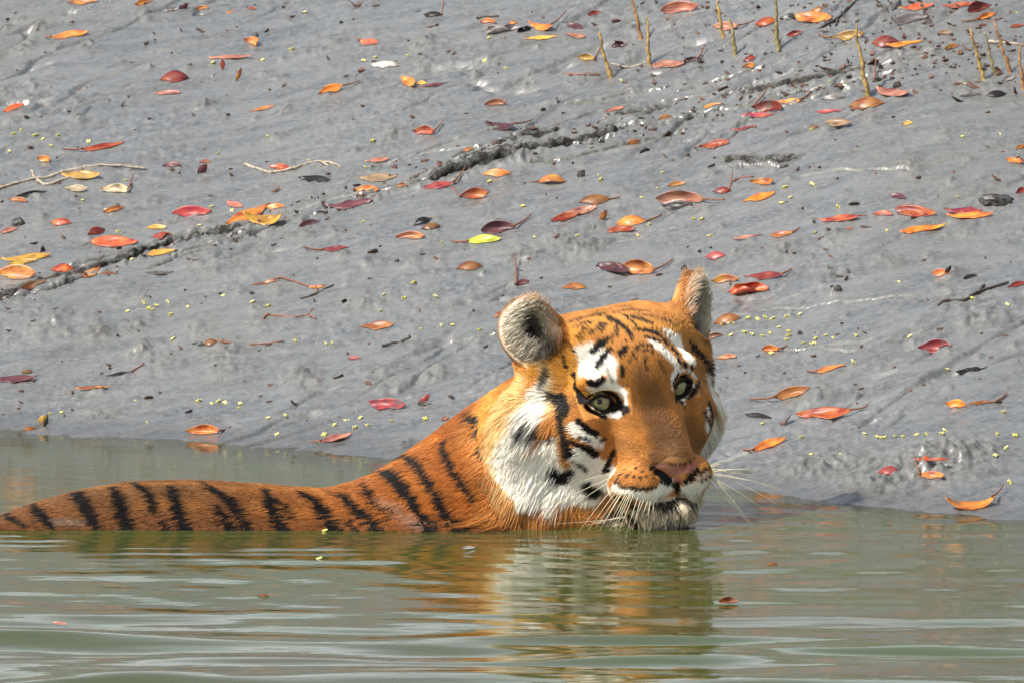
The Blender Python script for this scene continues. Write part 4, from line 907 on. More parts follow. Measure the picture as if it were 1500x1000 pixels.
LEAVES = [
 (98, 4, 145, 0, 9, 'flat', 'X', 'brown orange leaf at the top edge of the mud, farthest from the river'),
 (196, 5, 226, -2, 10, 'flat', 'O', 'yellow orange leaf at the top edge beside a pale rolled leaf'),
 (240, 10, 262, 8, 10, 'roll', 'W', 'whitish rolled leaf with a dark neighbour at the top edge'),
 (256, 12, 270, 2, 11, 'stand', 'P', 'dark upright leaf scrap against the whitish rolled leaf'),
 (285, 6, 309, 5, 8, 'cup', 'X', 'orange leaf with a darkened base at the top edge'),
 (323, 13, 341, 14, 12, 'stand', 'O', 'small pale orange leaf tip standing up below the top edge'),
 (362, 6, 376, 4, 7, 'flat', 'R', 'tiny red orange leaf at the top edge'),
 (72, 52, 131, 43, 11, 'flat', 'O', 'pointed orange leaf alone high on the plain grey mud', (64, 54)),
 (362, 52, 385, 60, 13, 'cup', 'O', 'small curled orange leaf beside a dark clod'),
 (305, 83, 372, 79, 5, 'thin', 'S', 'long faint orange leaf half sunk in the mud'),
 (325, 100, 326, 83, 8, 'stand', 'D', 'dark red leaf scrap standing upright near the red domed leaf'),
 (341, 114, 350, 92, 7, 'stand', 'B', 'narrow brown leaf scrap leaning upright out of the mud'),
 (231, 113, 277, 109, 24, 'dome', 'D', 'large dark red domed leaf high on the bank'),
 (226, 133, 266, 131, 7, 'flat', 'S', 'flat pinkish leaf just below the dark red domed leaf'),
 (3, 169, 36, 158, 9, 'flat', 'R', 'red orange leaf with a dark scrap behind it at the picture edge'),
 (464, 139, 503, 125, 13, 'flat', 'O', 'orange leaf with a yellow edge and thin tail', (526, 124)),
 (364, 161, 405, 152, 6, 'thin', 'O', 'narrow yellow orange leaf lying flat on smooth mud'),
 (118, 219, 183, 208, 9, 'flat', 'R', 'long salmon orange leaf with a drawn out stalk', (90, 222)),
 (57, 231, 80, 237, 11, 'cup', 'X', 'small orange leaf with a dark tip above the long pale twig'),
 (90, 258, 150, 258, 12, 'boat', 'Y', 'yellow leaf resting on the long pale twig'),
 (93, 275, 132, 276, 10, 'boat', 'C', 'cream leaf with an orange point just under the pale twig'),
 (147, 275, 193, 277, 15, 'boat', 'C', 'buff yellow boat-shaped leaf with an upright dark stalk', (195, 262, 0.012)),
 (23, 292, 70, 285, 8, 'thin', 'K', 'black rolled leaf beside a small orange leaf'),
 (13, 296, 42, 299, 8, 'flat', 'O', 'small orange leaf under the black rolled leaf'),
 (237, 243, 266, 242, 10, 'wave', 'P', 'dull purple crumpled leaf on bare mud'),
 (282, 252, 297, 238, 13, 'stand', 'P', 'dark brown leaf standing up with a pink leaf behind'),
 (290, 233, 309, 231, 10, 'flat', 'S', 'small pink leaf behind the standing brown leaf'),
 (394, 240, 429, 242, 9, 'flat', 'R', 'red orange leaf lying between the two pieces of crooked twig'),
 (438, 259, 486, 262, 11, 'wave', 'K', 'blackish leaf with an orange edge under the crooked twig'),
 (150, 313, 183, 305, 9, 'flat', 'X', 'small orange leaf with a dark base and a yellow bud on it'),
 (252, 311, 312, 307, 17, 'flat', 'M', 'clean red oval leaf lying flat with pale veins'),
 (333, 294, 357, 302, 7, 'flat', 'S', 'short pinkish tan leaf above the clean red oval leaf'),
 (330, 326, 393, 297, 14, 'flat', 'O', 'long bright orange leaf crossing the end of the rut'),
 (390, 303, 420, 304, 9, 'wave', 'O', 'wavy orange leaf touching the long bright orange leaf'),
 (356, 322, 426, 324, 13, 'cup', 'Y', 'pale yellow curled leaf with a dark shadowed belly by the rut'),
 (72, 326, 104, 326, 14, 'dome', 'R', 'domed orange red leaf alone between the twig and the leaf pile'),
 (129, 340, 156, 330, 14, 'arch', 'D', 'small dark red brown folded leaf above the rut'),
 (214, 332, 246, 330, 8, 'flat', 'Y', 'yellowish orange leaf just above the rut'),
 (218, 346, 253, 340, 9, 'arch', 'D', 'dark red arched leaf lying in the rut'),
 (133, 350, 204, 349, 15, 'flat', 'R', 'large plain orange red leaf above the dark rut'),
 (215, 371, 258, 364, 8, 'flat', 'Y', 'yellow leaf sliver below the dark rut'),
 (475, 306, 547, 299, 11, 'wave', 'P', 'long purple grey leaf beside the rut'),
 (2, 383, 76, 376, 9, 'flat', 'Y', 'long yellow orange leaf on top of the leaf pile'),
 (12, 391, 57, 383, 10, 'flat', 'Y', 'golden leaf in the middle of the leaf pile'),
 (-6, 402, 55, 402, 22, 'flat', 'O', 'big broad orange leaf at the bottom of the leaf pile'),
 (70, 393, 110, 393, 18, 'dome', 'R', 'glossy red domed leaf at the edge of the rut'),
 (108, 398, 130, 404, 10, 'thin', 'K', 'black leaf scrap behind the glossy red domed leaf'),
 (120, 408, 146, 391, 9, 'flat', 'O', 'pointed light orange leaf tilted on the rut edge'),
 (146, 402, 172, 400, 5, 'thin', 'O', 'thin orange leaf sliver past the pointed leaf'),
 (28, 428, 68, 415, 10, 'flat', 'B', 'rusty brown leaf in the rut at the picture edge'),
 (0, 346, 26, 338, 8, 'flat', 'S', 'pinkish leaf against a dark lump at the picture edge'),
 (436, 337, 470, 328, 10, 'flat', 'P', 'dusky mauve leaf below the pale yellow curled leaf'),
 (210, 401, 256, 399, 4, 'thin', 'E', 'grey leaf sliver on the open mud'),
 (70, 456, 86, 458, 7, 'stand', 'P', 'tiny purple leaf scrap alone on the mud'),
 (599, 14, 616, 16, 9, 'stand', 'P', 'dark triangular leaf scrap at the top edge'),
 (617, 20, 648, 20, 9, 'dome', 'K', 'dark brown domed leaf with a stick at its side', (650, 3, 0.008)),
 (703, 30, 728, 30, 9, 'flat', 'O', 'pale orange leaf under the dark stick of the leaf heap'),
 (742, 25, 759, 24, 17, 'dome', 'X', 'round brown orange leaf standing on the whitish rolled leaf'),
 (706, 40, 764, 34, 14, 'roll', 'W', 'big whitish rolled leaf in the leaf heap'),
 (757, 42, 779, 34, 15, 'roll', 'K', 'black open end of the rolled leaf in the heap'),
 (775, 32, 815, 38, 9, 'cup', 'O', 'orange leaf with an upright stalk at the heap end', (829, 21, 0.01)),
 (765, 53, 818, 49, 5, 'thin', 'Y', 'thin yellow brown leaf strip below the heap'),
 (527, 55, 557, 60, 9, 'flat', 'R', 'small red orange leaf with a dark tip near the top edge', (521, 54)),
 (543, 92, 586, 93, 10, 'flat', 'W', 'pinkish white oval leaf'),
 (590, 112, 611, 124, 11, 'boat', 'O', 'orange knob-shaped rolled leaf with a purple stalk beside it'),
 (610, 120, 626, 119, 8, 'flat', 'Y', 'small yellow leaf leaning on the orange knob'),
 (612, 127, 656, 119, 5, 'thin', 'P', 'slim purple leaf pointing away from the orange knob'),
 (709, 155, 744, 150, 11, 'flat', 'X', 'plain brown orange oval leaf on clean mud'),
 (606, 195, 642, 196, 12, 'boat', 'R', 'orange boat leaf with a dark raised end', (650, 187, 0.008)),
 (710, 186, 760, 191, 9, 'cup', 'P', 'purple and red upturned leaf above the long rut', (780, 181, 0.006)),
 (847, 79, 876, 82, 9, 'boat', 'Y', 'pale yellow boat leaf near the root spikes', (879, 73, 0.008)),
 (896, 62, 920, 60, 11, 'roll', 'P', 'dark curled leaf with a hollow centre beside the root spikes'),
 (860, 18, 883, 14, 13, 'boat', 'D', 'dark red curled leaf near the top edge by the root spikes'),
 (832, 30, 856, 37, 7, 'flat', 'P', 'faded mauve leaf at the end of the heap'),
 (828, 46, 860, 48, 6, 'flat', 'S', 'faint orange leaf nearly sunk in the mud'),
 (886, 166, 915, 158, 6, 'flat', 'S', 'salmon pink narrow leaf above the long rut'),
 (676, 227, 696, 224, 9, 'dome', 'X', 'small orange brown domed leaf in the rut edge'),
 (534, 240, 571, 236, 6, 'flat', 'S', 'faint salmon leaf streak left of the rut'),
 (526, 265, 583, 262, 11, 'flat', 'T', 'dull tan leaf lying flat beside the rut'),
 (519, 280, 557, 281, 11, 'flat', 'O', 'clean orange leaf below the dull tan leaf'),
 (619, 281, 668, 273, 9, 'flat', 'M', 'long crimson leaf with an upcurved stalk', (682, 259, 0.012)),
 (580, 279, 598, 277, 8, 'boat', 'X', 'little orange brown leaf beside the crimson leaf'),
 (703, 259, 749, 256, 12, 'arch', 'O', 'arched orange leaf with a dark top near the rut'),
 (782, 262, 830, 263, 13, 'dome', 'X', 'domed dark orange leaf with a stalk before the black disc', (776, 267)),
 (672, 288, 718, 281, 14, 'boat', 'R', 'bright red orange boat leaf with a dark end', (660, 279)),
 (841, 258, 852, 247, 13, 'stand', 'E', 'round slate black leaf standing on edge'),
 (845, 294, 896, 288, 20, 'dome', 'B', 'big brown domed leaf above the striped red leaf', (908, 292)),
 (806, 321, 850, 309, 11, 'flat', 'R', 'red leaf half under the white striped leaf'),
 (822, 312, 877, 300, 11, 'boat', 'S', 'pale pink striped boat leaf lying over the red leaf'),
 (897, 322, 949, 319, 20, 'dome', 'O', 'bright orange arched leaf with a long stalk', (970, 313)),
 (872, 323, 884, 309, 11, 'stand', 'X', 'small upright orange leaf by the arched orange leaf'),
 (890, 335, 932, 331, 10, 'flat', 'R', 'red orange leaf just below the arched orange leaf'),
 (977, 270, 1006, 264, 9, 'flat', 'O', 'small orange leaf behind the two-coloured pink leaf'),
 (964, 290, 1040, 291, 12, 'boat', 'S', 'pinkish boat leaf over a black leaf', (1062, 297)),
 (970, 300, 1018, 297, 12, 'flat', 'K', 'black leaf pressed under the pinkish boat leaf'),
 (955, 176, 975, 170, 12, 'stand', 'B', 'brown pointed leaf with an upright stalk inside the rut'),
 (909, 210, 929, 203, 12, 'stand', 'B', 'brown leaf folded upright near a grey one'),
 (929, 222, 945, 214, 11, 'stand', 'K', 'small dark grey leaf standing beside the folded brown one'),
 (604, 335, 634, 322, 12, 'dome', 'K', 'black domed leaf above the brown and orange pair'),
 (614, 341, 646, 334, 14, 'dome', 'B', 'brown domed leaf lying on an orange leaf'),
 (580, 349, 625, 347, 13, 'flat', 'O', 'orange leaf half under the brown domed leaf'),
 (704, 337, 758, 329, 11, 'boat', 'P', 'blackish purple boat leaf next to the green leaf', (778, 319, 0.006)),
 (684, 350, 736, 346, 13, 'flat', 'G', 'bright yellow green leaf with a long pale stalk', (660, 353)),
 (664, 388, 708, 383, 18, 'dome', 'B', 'dark brown domed leaf on the mud below the green leaf'),
 (750, 411, 778, 405, 10, 'cup', 'P', 'dark curled leaf with an upright black stalk above the ear', (755, 387, 0.02)),
 (820, 415, 860, 415, 14, 'dome', 'X', 'amber domed leaf right above the tiger between its ears'),
 (877, 384, 926, 394, 12, 'boat', 'P', 'purple leaf pointing into an orange leaf'),
 (909, 384, 965, 390, 13, 'boat', 'O', 'light orange leaf with a dark end beside the purple leaf', (986, 380)),
 (724, 458, 742, 449, 10, 'dome', 'X', 'rusty leaf just peeping out beside the near ear'),
 (525, 476, 580, 471, 12, 'flat', 'O', 'amber orange leaf with a nicked edge on open mud'),
 (508, 524, 531, 524, 6, 'flat', 'M', 'faint crimson leaf scrap above the tiger back'),
 (542, 584, 600, 589, 9, 'boat', 'M', 'crimson and purple boat leaf above the swimming tiger'),
 (604, 592, 622, 575, 10, 'stand', 'M', 'dark pink crumpled leaf standing at the tip of the crimson one'),
 (612, 590, 634, 588, 11, 'cup', 'E', 'grey curled scrap beside the dark pink crumpled leaf'),
 (466, 645, 516, 632, 9, 'boat', 'S', 'pink orange leaf at the water edge behind the tiger', (455, 645)),
 (645, 610, 657, 605, 7, 'flat', 'S', 'tiny pinkish leaf by the tiger neck'),
 (473, 369, 512, 366, 8, 'flat', 'M', 'red leaf with a long dark stalk near the rut', (444, 371)),
 (385, 419, 410, 416, 6, 'arch', 'X', 'small rusty leaf at the start of the thin brown twig'),
 (452, 423, 478, 422, 6, 'flat', 'X', 'small rusty leaf at the far end of the thin brown twig'),
 (296, 507, 320, 505, 13, 'dome', 'B', 'small brown leaf with a very long straight stalk', (415, 506)),
 (281, 506, 300, 508, 8, 'wave', 'K', 'dark crumpled leaf under the long stalked brown leaf'),
 (155, 546, 196, 540, 5, 'thin', 'K', 'black sliver of leaf with a glossy streak', (211, 534)),
 (110, 564, 162, 562, 4, 'thin', 'O', 'thin pale orange sliver low on the mud'),
 (-6, 555, 56, 550, 9, 'flat', 'P', 'purple red leaf at the picture edge under a brown knob'),
 (31, 546, 48, 541, 13, 'dome', 'B', 'brown knobby leaf on top of the purple red leaf'),
 (50, 614, 64, 602, 11, 'stand', 'Y', 'golden leaf scrap standing at the water edge beside a dark stem'),
 (62, 617, 68, 598, 6, 'stand', 'K', 'dark upright leaf stem at the water edge'),
 (31, 621, 56, 618, 8, 'dome', 'B', 'brown domed leaf in the shallow edge of the river'),
 (272, 628, 326, 628, 9, 'boat', 'O', 'orange leaf lying at the water edge with a thin tail', (338, 620)),
 (968, 14, 1028, 6, 19, 'boat', 'S', 'big pinkish red leaf with a dark belly at the top edge'),
 (1045, 36, 1084, 33, 12, 'flat', 'S', 'pink red leaf behind the root spike', (1105, 27)),
 (1101, 34, 1140, 26, 15, 'dome', 'R', 'orange red domed leaf behind the thick root spike'),
 (1142, 22, 1170, 19, 12, 'wave', 'K', 'black leaf between the spike and the orange leaf'),
 (1166, 20, 1222, 23, 14, 'boat', 'O', 'bright orange leaf with a brown knob behind it at the top edge'),
 (1187, 10, 1206, 8, 12, 'dome', 'B', 'brown round leaf behind the bright orange leaf at the top edge'),
 (1152, 47, 1180, 42, 10, 'boat', 'D', 'dark red boat leaf tied to the black twig'),
 (1214, 52, 1270, 45, 14, 'boat', 'Y', 'amber yellow boat leaf behind a slanting root spike', (1198, 50)),
 (1273, 57, 1318, 52, 20, 'dome', 'D', 'dark red brown domed leaf above the thin orange leaf'),
 (1298, 63, 1352, 57, 7, 'flat', 'O', 'thin orange leaf under the dark red brown domed leaf'),
 (1305, 27, 1363, 19, 13, 'flat', 'E', 'large grey leaf under a dark stick'),
 (1305, 8, 1322, 2, 12, 'stand', 'B', 'brown leaf standing by the dark stick at the top edge'),
 (1322, 8, 1370, 2, 10, 'boat', 'R', 'orange red leaf touching the dark stick'),
 (1380, 5, 1428, 2, 8, 'flat', 'R', 'bright red leaf at the top edge past the dark stick'),
 (1414, 12, 1452, 4, 11, 'boat', 'D', 'dull dark red leaf next to the bright red one'),
 (1428, 24, 1458, 14, 10, 'boat', 'O', 'orange leaf with a long pale stalk near the top corner', (1407, 31)),
 (1432, 33, 1446, 31, 9, 'dome', 'D', 'small dark red leaf under the pale stalked orange leaf'),
 (1372, 46, 1396, 43, 8, 'flat', 'T', 'tan scrap of leaf among the root spikes'),
 (1380, 66, 1405, 60, 9, 'cup', 'X', 'curled orange leaf with a dark lower edge among the spikes'),
 (1478, 36, 1502, 32, 6, 'flat', 'R', 'red orange leaf at the far edge among the spikes'),
 (1085, 96, 1108, 90, 13, 'cup', 'O', 'orange lower half of the ring-curled leaf'),
 (1087, 84, 1108, 78, 15, 'dome', 'D', 'dark red hood of the ring-curled leaf'),
 (1000, 91, 1026, 84, 9, 'boat', 'P', 'dark curled leaf with a raised red stalk', (1032, 73, 0.01)),
 (955, 95, 1010, 88, 11, 'flat', 'S', 'broad pink leaf lying behind a root spike'),
 (1103, 147, 1153, 148, 20, 'boat', 'D', 'rust red cupped leaf with a raised tip', (1126, 131, 0.014)),
 (1140, 143, 1174, 140, 7, 'flat', 'O', 'orange leaf behind the rust red cupped leaf', (1188, 133)),
 (1203, 136, 1240, 133, 11, 'wave', 'E', 'dark grey curled leaf next to the frilled orange leaf'),
 (1238, 146, 1295, 141, 21, 'dome', 'X', 'frilled orange brown leaf at the foot of a root spike'),
 (1283, 126, 1338, 131, 9, 'cup', 'S', 'wavy orange leaf behind the foot of the root spike'),
 (1193, 156, 1236, 152, 5, 'thin', 'M', 'thin crimson leaf beside the frilled orange leaf'),
 (1030, 153, 1057, 147, 6, 'flat', 'O', 'small orange leaf with a buff edge near the rut'),
 (1087, 162, 1135, 162, 6, 'thin', 'M', 'thin dark red leaf under the rust red cupped leaf'),
 (1070, 184, 1110, 180, 6, 'wave', 'M', 'dusky crimson leaf strip on the plain mud'),
 (1024, 208, 1072, 200, 12, 'boat', 'R', 'red and white boat leaf with a dark outline', (1016, 211)),
 (1208, 176, 1252, 174, 9, 'flat', 'T', 'tan orange leaf sunk in the mud'),
 (1320, 174, 1339, 173, 8, 'cup', 'Y', 'small yellow hooked leaf'),
 (1443, 133, 1476, 128, 13, 'dome', 'K', 'black domed leaf below the group of root spikes'),
 (1465, 112, 1488, 104, 10, 'flat', 'W', 'whitish lilac leaf at the foot of the root spikes'),
 (1277, 112, 1293, 108, 9, 'dome', 'K', 'small black leaf with an upright stalk beside the root spike', (1283, 96, 0.02)),
 (1408, 135, 1438, 131, 7, 'wave', 'E', 'grey leaf stub below the root spikes'),
 (1474, 236, 1502, 241, 9, 'cup', 'O', 'orange leaf with a dark tail at the picture edge'),
 (1486, 221, 1502, 215, 7, 'flat', 'O', 'little orange leaf at the picture edge'),
 (1486, 284, 1504, 278, 13, 'boat', 'D', 'deep red leaf cut by the picture edge'),
 (1041, 281, 1070, 277, 16, 'dome', 'D', 'rusty red hooded leaf with a thin upright stalk', (1073, 264, 0.016)),
 (1100, 264, 1140, 263, 11, 'cup', 'X', 'orange red cupped leaf with raised ends'),
 (1088, 292, 1137, 277, 10, 'flat', 'O', 'light orange leaf with a dark base and yellow buds before it'),
 (1304, 281, 1330, 287, 8, 'flat', 'P', 'mauve leaf alone above the long row of red leaves'),
 (1313, 302, 1376, 309, 16, 'boat', 'R', 'thick red leaf with a dark underside in the row'),
 (1385, 307, 1440, 308, 8, 'flat', 'M', 'crimson leaf lying over an orange one in the row'),
 (1386, 315, 1456, 313, 9, 'flat', 'O', 'long orange leaf under the crimson one in the row'),
 (1278, 311, 1309, 311, 10, 'wave', 'R', 'crumpled red leaf at the start of the row'),
 (1201, 321, 1262, 315, 9, 'flat', 'R', 'orange red leaf with a thin stalk below a mud patch', (1270, 317)),
 (1318, 336, 1387, 325, 9, 'flat', 'O', 'slim orange leaf just below the row of red leaves'),
 (1128, 339, 1165, 334, 9, 'flat', 'O', 'small orange leaf with a dark point and pale streak', (1172, 333)),
 (1073, 345, 1120, 341, 5, 'thin', 'S', 'faint pink orange leaf streak on the mud'),
 (1238, 336, 1252, 334, 6, 'flat', 'S', 'tiny pink leaf scrap near a mud clod'),
 (1030, 373, 1062, 373, 14, 'dome', 'M', 'short rounded red leaf above the far ear'),
 (1043, 413, 1085, 409, 14, 'flat', 'O', 'orange pointed leaf touching the far ear'),
 (1090, 405, 1150, 401, 10, 'flat', 'D', 'dark red pointed leaf above the red tube', (1160, 396)),
 (1067, 425, 1127, 417, 17, 'roll', 'R', 'bright red leaf rolled into a tube'),
 (1040, 474, 1087, 466, 18, 'dome', 'B', 'glossy dark brown domed leaf beside the far ear'),
 (1365, 398, 1395, 398, 10, 'flat', 'R', 'small red leaf with a dark scrap standing on it'),
 (1379, 403, 1389, 388, 7, 'stand', 'K', 'dark scrap standing on the small red leaf'),
 (1410, 402, 1432, 397, 8, 'wave', 'K', 'dark crumpled leaf next to the small red leaf'),
 (1474, 417, 1504, 410, 9, 'flat', 'D', 'dark red leaf at the end of the black twig'),
 (1032, 499, 1062, 495, 9, 'boat', 'B', 'rust brown leaf among yellow buds beside the tiger'),
 (1117, 512, 1146, 512, 11, 'boat', 'O', 'small orange boat leaf with a dark point', (1153, 511)),
 (1047, 527, 1081, 523, 9, 'flat', 'O', 'orange leaf partly hidden by the tiger cheek'),
 (1344, 502, 1397, 499, 12, 'boat', 'M', 'faded pink red boat leaf on plain mud'),
 (1195, 545, 1240, 535, 8, 'flat', 'O', 'slim orange leaf with a dark stalk', (1181, 547)),
 (1400, 537, 1447, 531, 8, 'wave', 'K', 'black leaf with a curled end'),
 (1132, 582, 1190, 567, 17, 'boat', 'O', 'bright orange boat leaf with a long red stalk and dark shade', (1097, 592)),
 (1168, 605, 1252, 599, 16, 'flat', 'R', 'longest orange red leaf near the river edge', (1271, 597)),
 (1092, 608, 1132, 613, 8, 'thin', 'K', 'straight black leaf beside the tiger face'),
 (1385, 587, 1420, 591, 14, 'cup', 'O', 'folded orange leaf in the shallow wet mud with a long tail'),
 (1416, 590, 1462, 585, 6, 'thin', 'X', 'brown orange leaf trailing from the folded orange leaf', (1475, 577)),
 (1099, 661, 1152, 641, 13, 'flat', 'O', 'clean orange leaf close to the tiger muzzle', (1087, 663)),
 (1283, 703, 1318, 701, 15, 'dome', 'M', 'bright red triangular leaf before the lumpy mud ridge'),
 (1345, 708, 1388, 709, 12, 'cup', 'O', 'orange leaf with a red edge by the lumpy mud ridge', (1340, 697)),
 (1338, 700, 1390, 700, 5, 'thin', 'R', 'thin red leaf behind the orange leaf at the lumpy ridge'),
 (1380, 746, 1462, 744, 12, 'cup', 'O', 'orange boat leaf with black ends at the river edge', (1470, 729, 0.012)),
]
WATER_LEAVES = [
 (1050, 880, 1084, 879, 9, 'boat', 'O', 'small orange leaf floating on the open water'),
 (1124, 826, 1142, 824, 6, 'dome', 'B', 'small brown leaf floating past the tiger'),
 (376, 872, 396, 872, 5, 'dome', 'B', 'dark brown leaf floating before the tiger flank'),
 (675, 803, 697, 801, 6, 'flat', 'W', 'small whitish scrap floating beside the orange reflection of the tiger'),
 (77, 911, 100, 914, 6, 'flat', 'S', 'pale pink leaf floating on a bright ripple'),
]
for row in LEAVES: leaf(*row)
def floating(row):
    d = rays([row[0], row[2]], [row[1], row[3]]); t = -CAM_H / d[:, 2]; g = CAM + d * t[:, None]
    return g
_gm = ground_at
for row in WATER_LEAVES:
    def ground_at(px, py):
        d = rays(px, py); return CAM + d * (-CAM_H / d[..., 2])[..., None]
    leaf(*row, water_top=True)
ground_at = _gm

# mangrove root spikes: base, tip, base radius (px)
SPIKES = [((937, 57), (925, -8), 5, 'B', 'ochre root spike cut off by the top edge beside a taller neighbour'), ((953, 92), (947, 22), 5, 'Y', 'straight ochre root spike with a pink leaf at its foot'), ((895, 105), (880, 35), 6, 'Y', 'leaning ochre root spike standing apart before two others'),
 ((1058, 51), (1053, -6), 5, 'Y', 'mustard root spike at the top edge beside a short one'), ((1075, 77), (1070, 24), 5, 'G', 'short greenish root spike with a fine point'), ((1141, 71), (1137, -12), 6, 'G', 'tall green brown root spike with an orange patch before red leaves'),
 ((1272, 131), (1255, 24), 6, 'Y', 'tallest slanting ochre root spike rising from a frilled leaf'), ((1443, 111), (1420, 38), 5, 'Y', 'leaning ochre root spike at the edge of the spike group'), ((1462, 103), (1441, 40), 4, 'G', 'thin greenish root spike in the spike group'), ((1479, 101), (1460, 28), 5, 'B', 'reddish brown root spike in the spike group'), ((1498, 123), (1496, 56), 5, 'B', 'orange brown root spike at the picture edge')]
for (bx, by), (tx, ty), r, k, lab in SPIKES:
    b0 = put_at(bx, by); sc = np.linalg.norm(b0 - CAM) * ANG
    dv = np.array([(tx - bx) * sc, 0.02, (by - ty) * sc * 1.0]); rg = np.random.default_rng(bx)
    pth = []; rad = []
    for i, t in enumerate(np.linspace(-0.12, 1, 15)):
        w = np.array([rg.normal(0, 0.0012), rg.normal(0, 0.0012), 0]) + np.array([0.0028 * math.sin(3 * t + bx), 0, 0]); pth.append(b0 + dv * t + w)
        rad.append(r * sc * 0.52 * (1.08 - 0.80 * max(t, 0) ** 1.2) * (1 + 0.10 * rg.normal()) + 0.0006)
    a, b = {'Y': ((0.13, 0.085, 0.030), (0.36, 0.24, 0.065)), 'G': ((0.09, 0.075, 0.032), (0.24, 0.19, 0.065)), 'B': ((0.13, 0.062, 0.028), (0.32, 0.16, 0.05))}[k]
    mt = bpy.data.materials.get('root bark ' + k) or bark_mat('root bark ' + k, a, b, 70)
    v, f = tube(np.array(pth) - b0, rad, 12); o = mesh_obj('root_spike', v, f, mt); o.location = b0
    tag(o, lab, 'mangrove root', 'root spikes standing in the mud')

# twigs
TWIGS = [
 (PALE, 3.2, 'long pale dry twig forked at one end, under a yellow leaf', [(-10, 286), (12, 277), (45, 267), (70, 261), (100, 252), (150, 249), (190, 246), (216, 245)], [(46, 255), (54, 266), (70, 274), (100, 266), (135, 262)]),
 (PALE, 3.0, 'crooked pale twig in a bend beside a red leaf', [(358, 236), (372, 244), (395, 250), (425, 250), (445, 243), (470, 238), (485, 241), (500, 246)], [(470, 238), (482, 246)]),
 (REDT, 2.0, 'thin brown twig carrying a rusty leaf at each end', [(370, 421), (385, 419), (410, 414), (432, 418), (455, 422), (478, 421)], [(462, 424), (465, 430)]),
 (DARKT, 2.2, 'short dark broken twig on the mud near the thin brown twig', [(440, 441), (456, 437), (474, 428), (490, 420)], None),
 (REDT, 2.0, 'reddish curved twig like a bent wire', [(386, 473), (392, 467), (410, 466), (432, 469), (452, 466), (462, 472)], [(452, 466), (457, 456)]),
 (DARKT, 3.4, 'dark forked twig leaning between leaves at the top edge', [(1180, 46), (1205, 40), (1226, 28), (1240, 14), (1258, -3)], [(1226, 28), (1224, 38)]),
 (DARKT, 4.0, 'dark straight stick crossing the large grey leaf', [(1344, -4), (1355, 16), (1366, 36)], None),
 (DARKT, 3.4, 'dark fork of twig beside a brown leaf at the top edge', [(1285, 7), (1296, 9), (1302, 14), (1308, 26)], [(1306, 14), (1318, -3)]),
 (PALE, 3.0, 'whitish twig lying behind the root spikes', [(1447, 57), (1470, 60), (1502, 63)], None),
 (DARKT, 3.6, 'black muddy twig ending in a dark red leaf', [(1373, 444), (1390, 439), (1412, 437), (1425, 431), (1445, 423), (1478, 414)], [(1432, 428), (1442, 418)]),
 (PALE, 2.4, 'straight whitish twig between two root spikes', [(895, 93), (925, 90), (952, 88)], None),
 (DARKT, 2.4, 'dark twig with a pale bend on the mud beyond the far ear', [(1214, 399), (1224, 403), (1234, 407)], [(1238, 409), (1243, 399), (1240, 396)]),
 (DARKT, 3.0, 'dark stick along the top of the leaf heap', [(699, 26), (715, 24), (730, 24)], None),
 (REDT, 2.0, 'brownish twig lying along the mud below the root spikes', [(824, 107), (840, 108), (862, 112), (880, 108)], None),
 (DARKT, 2.6, 'dark twig slanting across the mud above the tiger neck', [(560, 510), (590, 502), (600, 500)], [(600, 500), (600, 492)]),
 (REDT, 2.2, 'thin reddish twig beside the pink boat leaf', [(1075, 268), (1085, 262), (1105, 259)], None),
]
for mt, r, lab, main, br in TWIGS:
    c0 = put_at(*main[len(main) // 2]); sc = np.linalg.norm(c0 - CAM) * ANG; VV, FF = [], []
    for pl in (main, br):
        if not pl: continue
        P = np.array([put_at(*p) for p in pl]); P[:, 2] += r * sc * 0.45; P = smooth_path(P, 4); rg = np.random.default_rng(len(lab))
        P += rg.normal(0, 0.0008, P.shape)
        rad = np.linspace(1.0, 0.55, len(P)) * r * sc * 0.62 * (1 + 0.15 * rg.normal(size=len(P)))
        v, f = tube(P - c0, np.abs(rad) + 0.0005, 7); FF += [tuple(i + len(VV) for i in q) for q in f]; VV += list(v)
    o = mesh_obj('twig', VV, FF, mt); o.location = c0; tag(o, lab, 'twig', 'twigs lying on the mud')

# dark lumps of wet wood and stone
def lump(px, py, w, h, mat, name, lab, cat, seed, deep=0.8):
    c0 = put_at(px, py + h * 0.35); sc = np.linalg.norm(c0 - CAM) * ANG
    bm = bmesh.new(); bmesh.ops.create_icosphere(bm, subdivisions=4, radius=1)
    V = np.array([v.co[:] for v in bm.verts]); n = fbm(V[:, 0] * 1.7 + seed, V[:, 1] * 1.7 + V[:, 2] * 2.3, seed, 3)
    V = V * (1 + 0.22 * n)[:, None]; V = np.sign(V) * np.abs(V) ** 0.8
    V *= np.array([w / 2, w * deep / 2, h * 0.62]) * sc
    F = [tuple(v.index for v in f.verts) for f in bm.faces]; bm.free()
    o = mesh_obj(name, V, F, mat); o.location = c0; o.rotation_euler = (0, 0.08, 0.3 * math.sin(seed)); tag(o, lab, cat)
lump(1461, 291, 50, 18, STONE, 'wood_chunk', 'dark blocky chunk of wet wood above the row of red leaves', 'wood chunk', 3)
lump(26, 329, 20, 14, STONE, 'stone', 'small dark rounded stone by a pink leaf at the picture edge', 'stone', 5)
lump(12, 433, 24, 14, STONE, 'stone', 'dark wet stone in the rut under the leaf pile', 'stone', 8)
lump(1002, 387, 9, 12, STONE, 'stone', 'tiny black pebble beyond the orange leaf above the tiger', 'stone', 9)
lump(30, 152, 14, 8, STONE, 'stone', 'tiny dark pebble behind a red orange leaf at the picture edge', 'stone', 11)
lump(374, 45, 10, 8, STONE, 'stone', 'tiny dark pebble behind a small curled orange leaf', 'stone', 12)
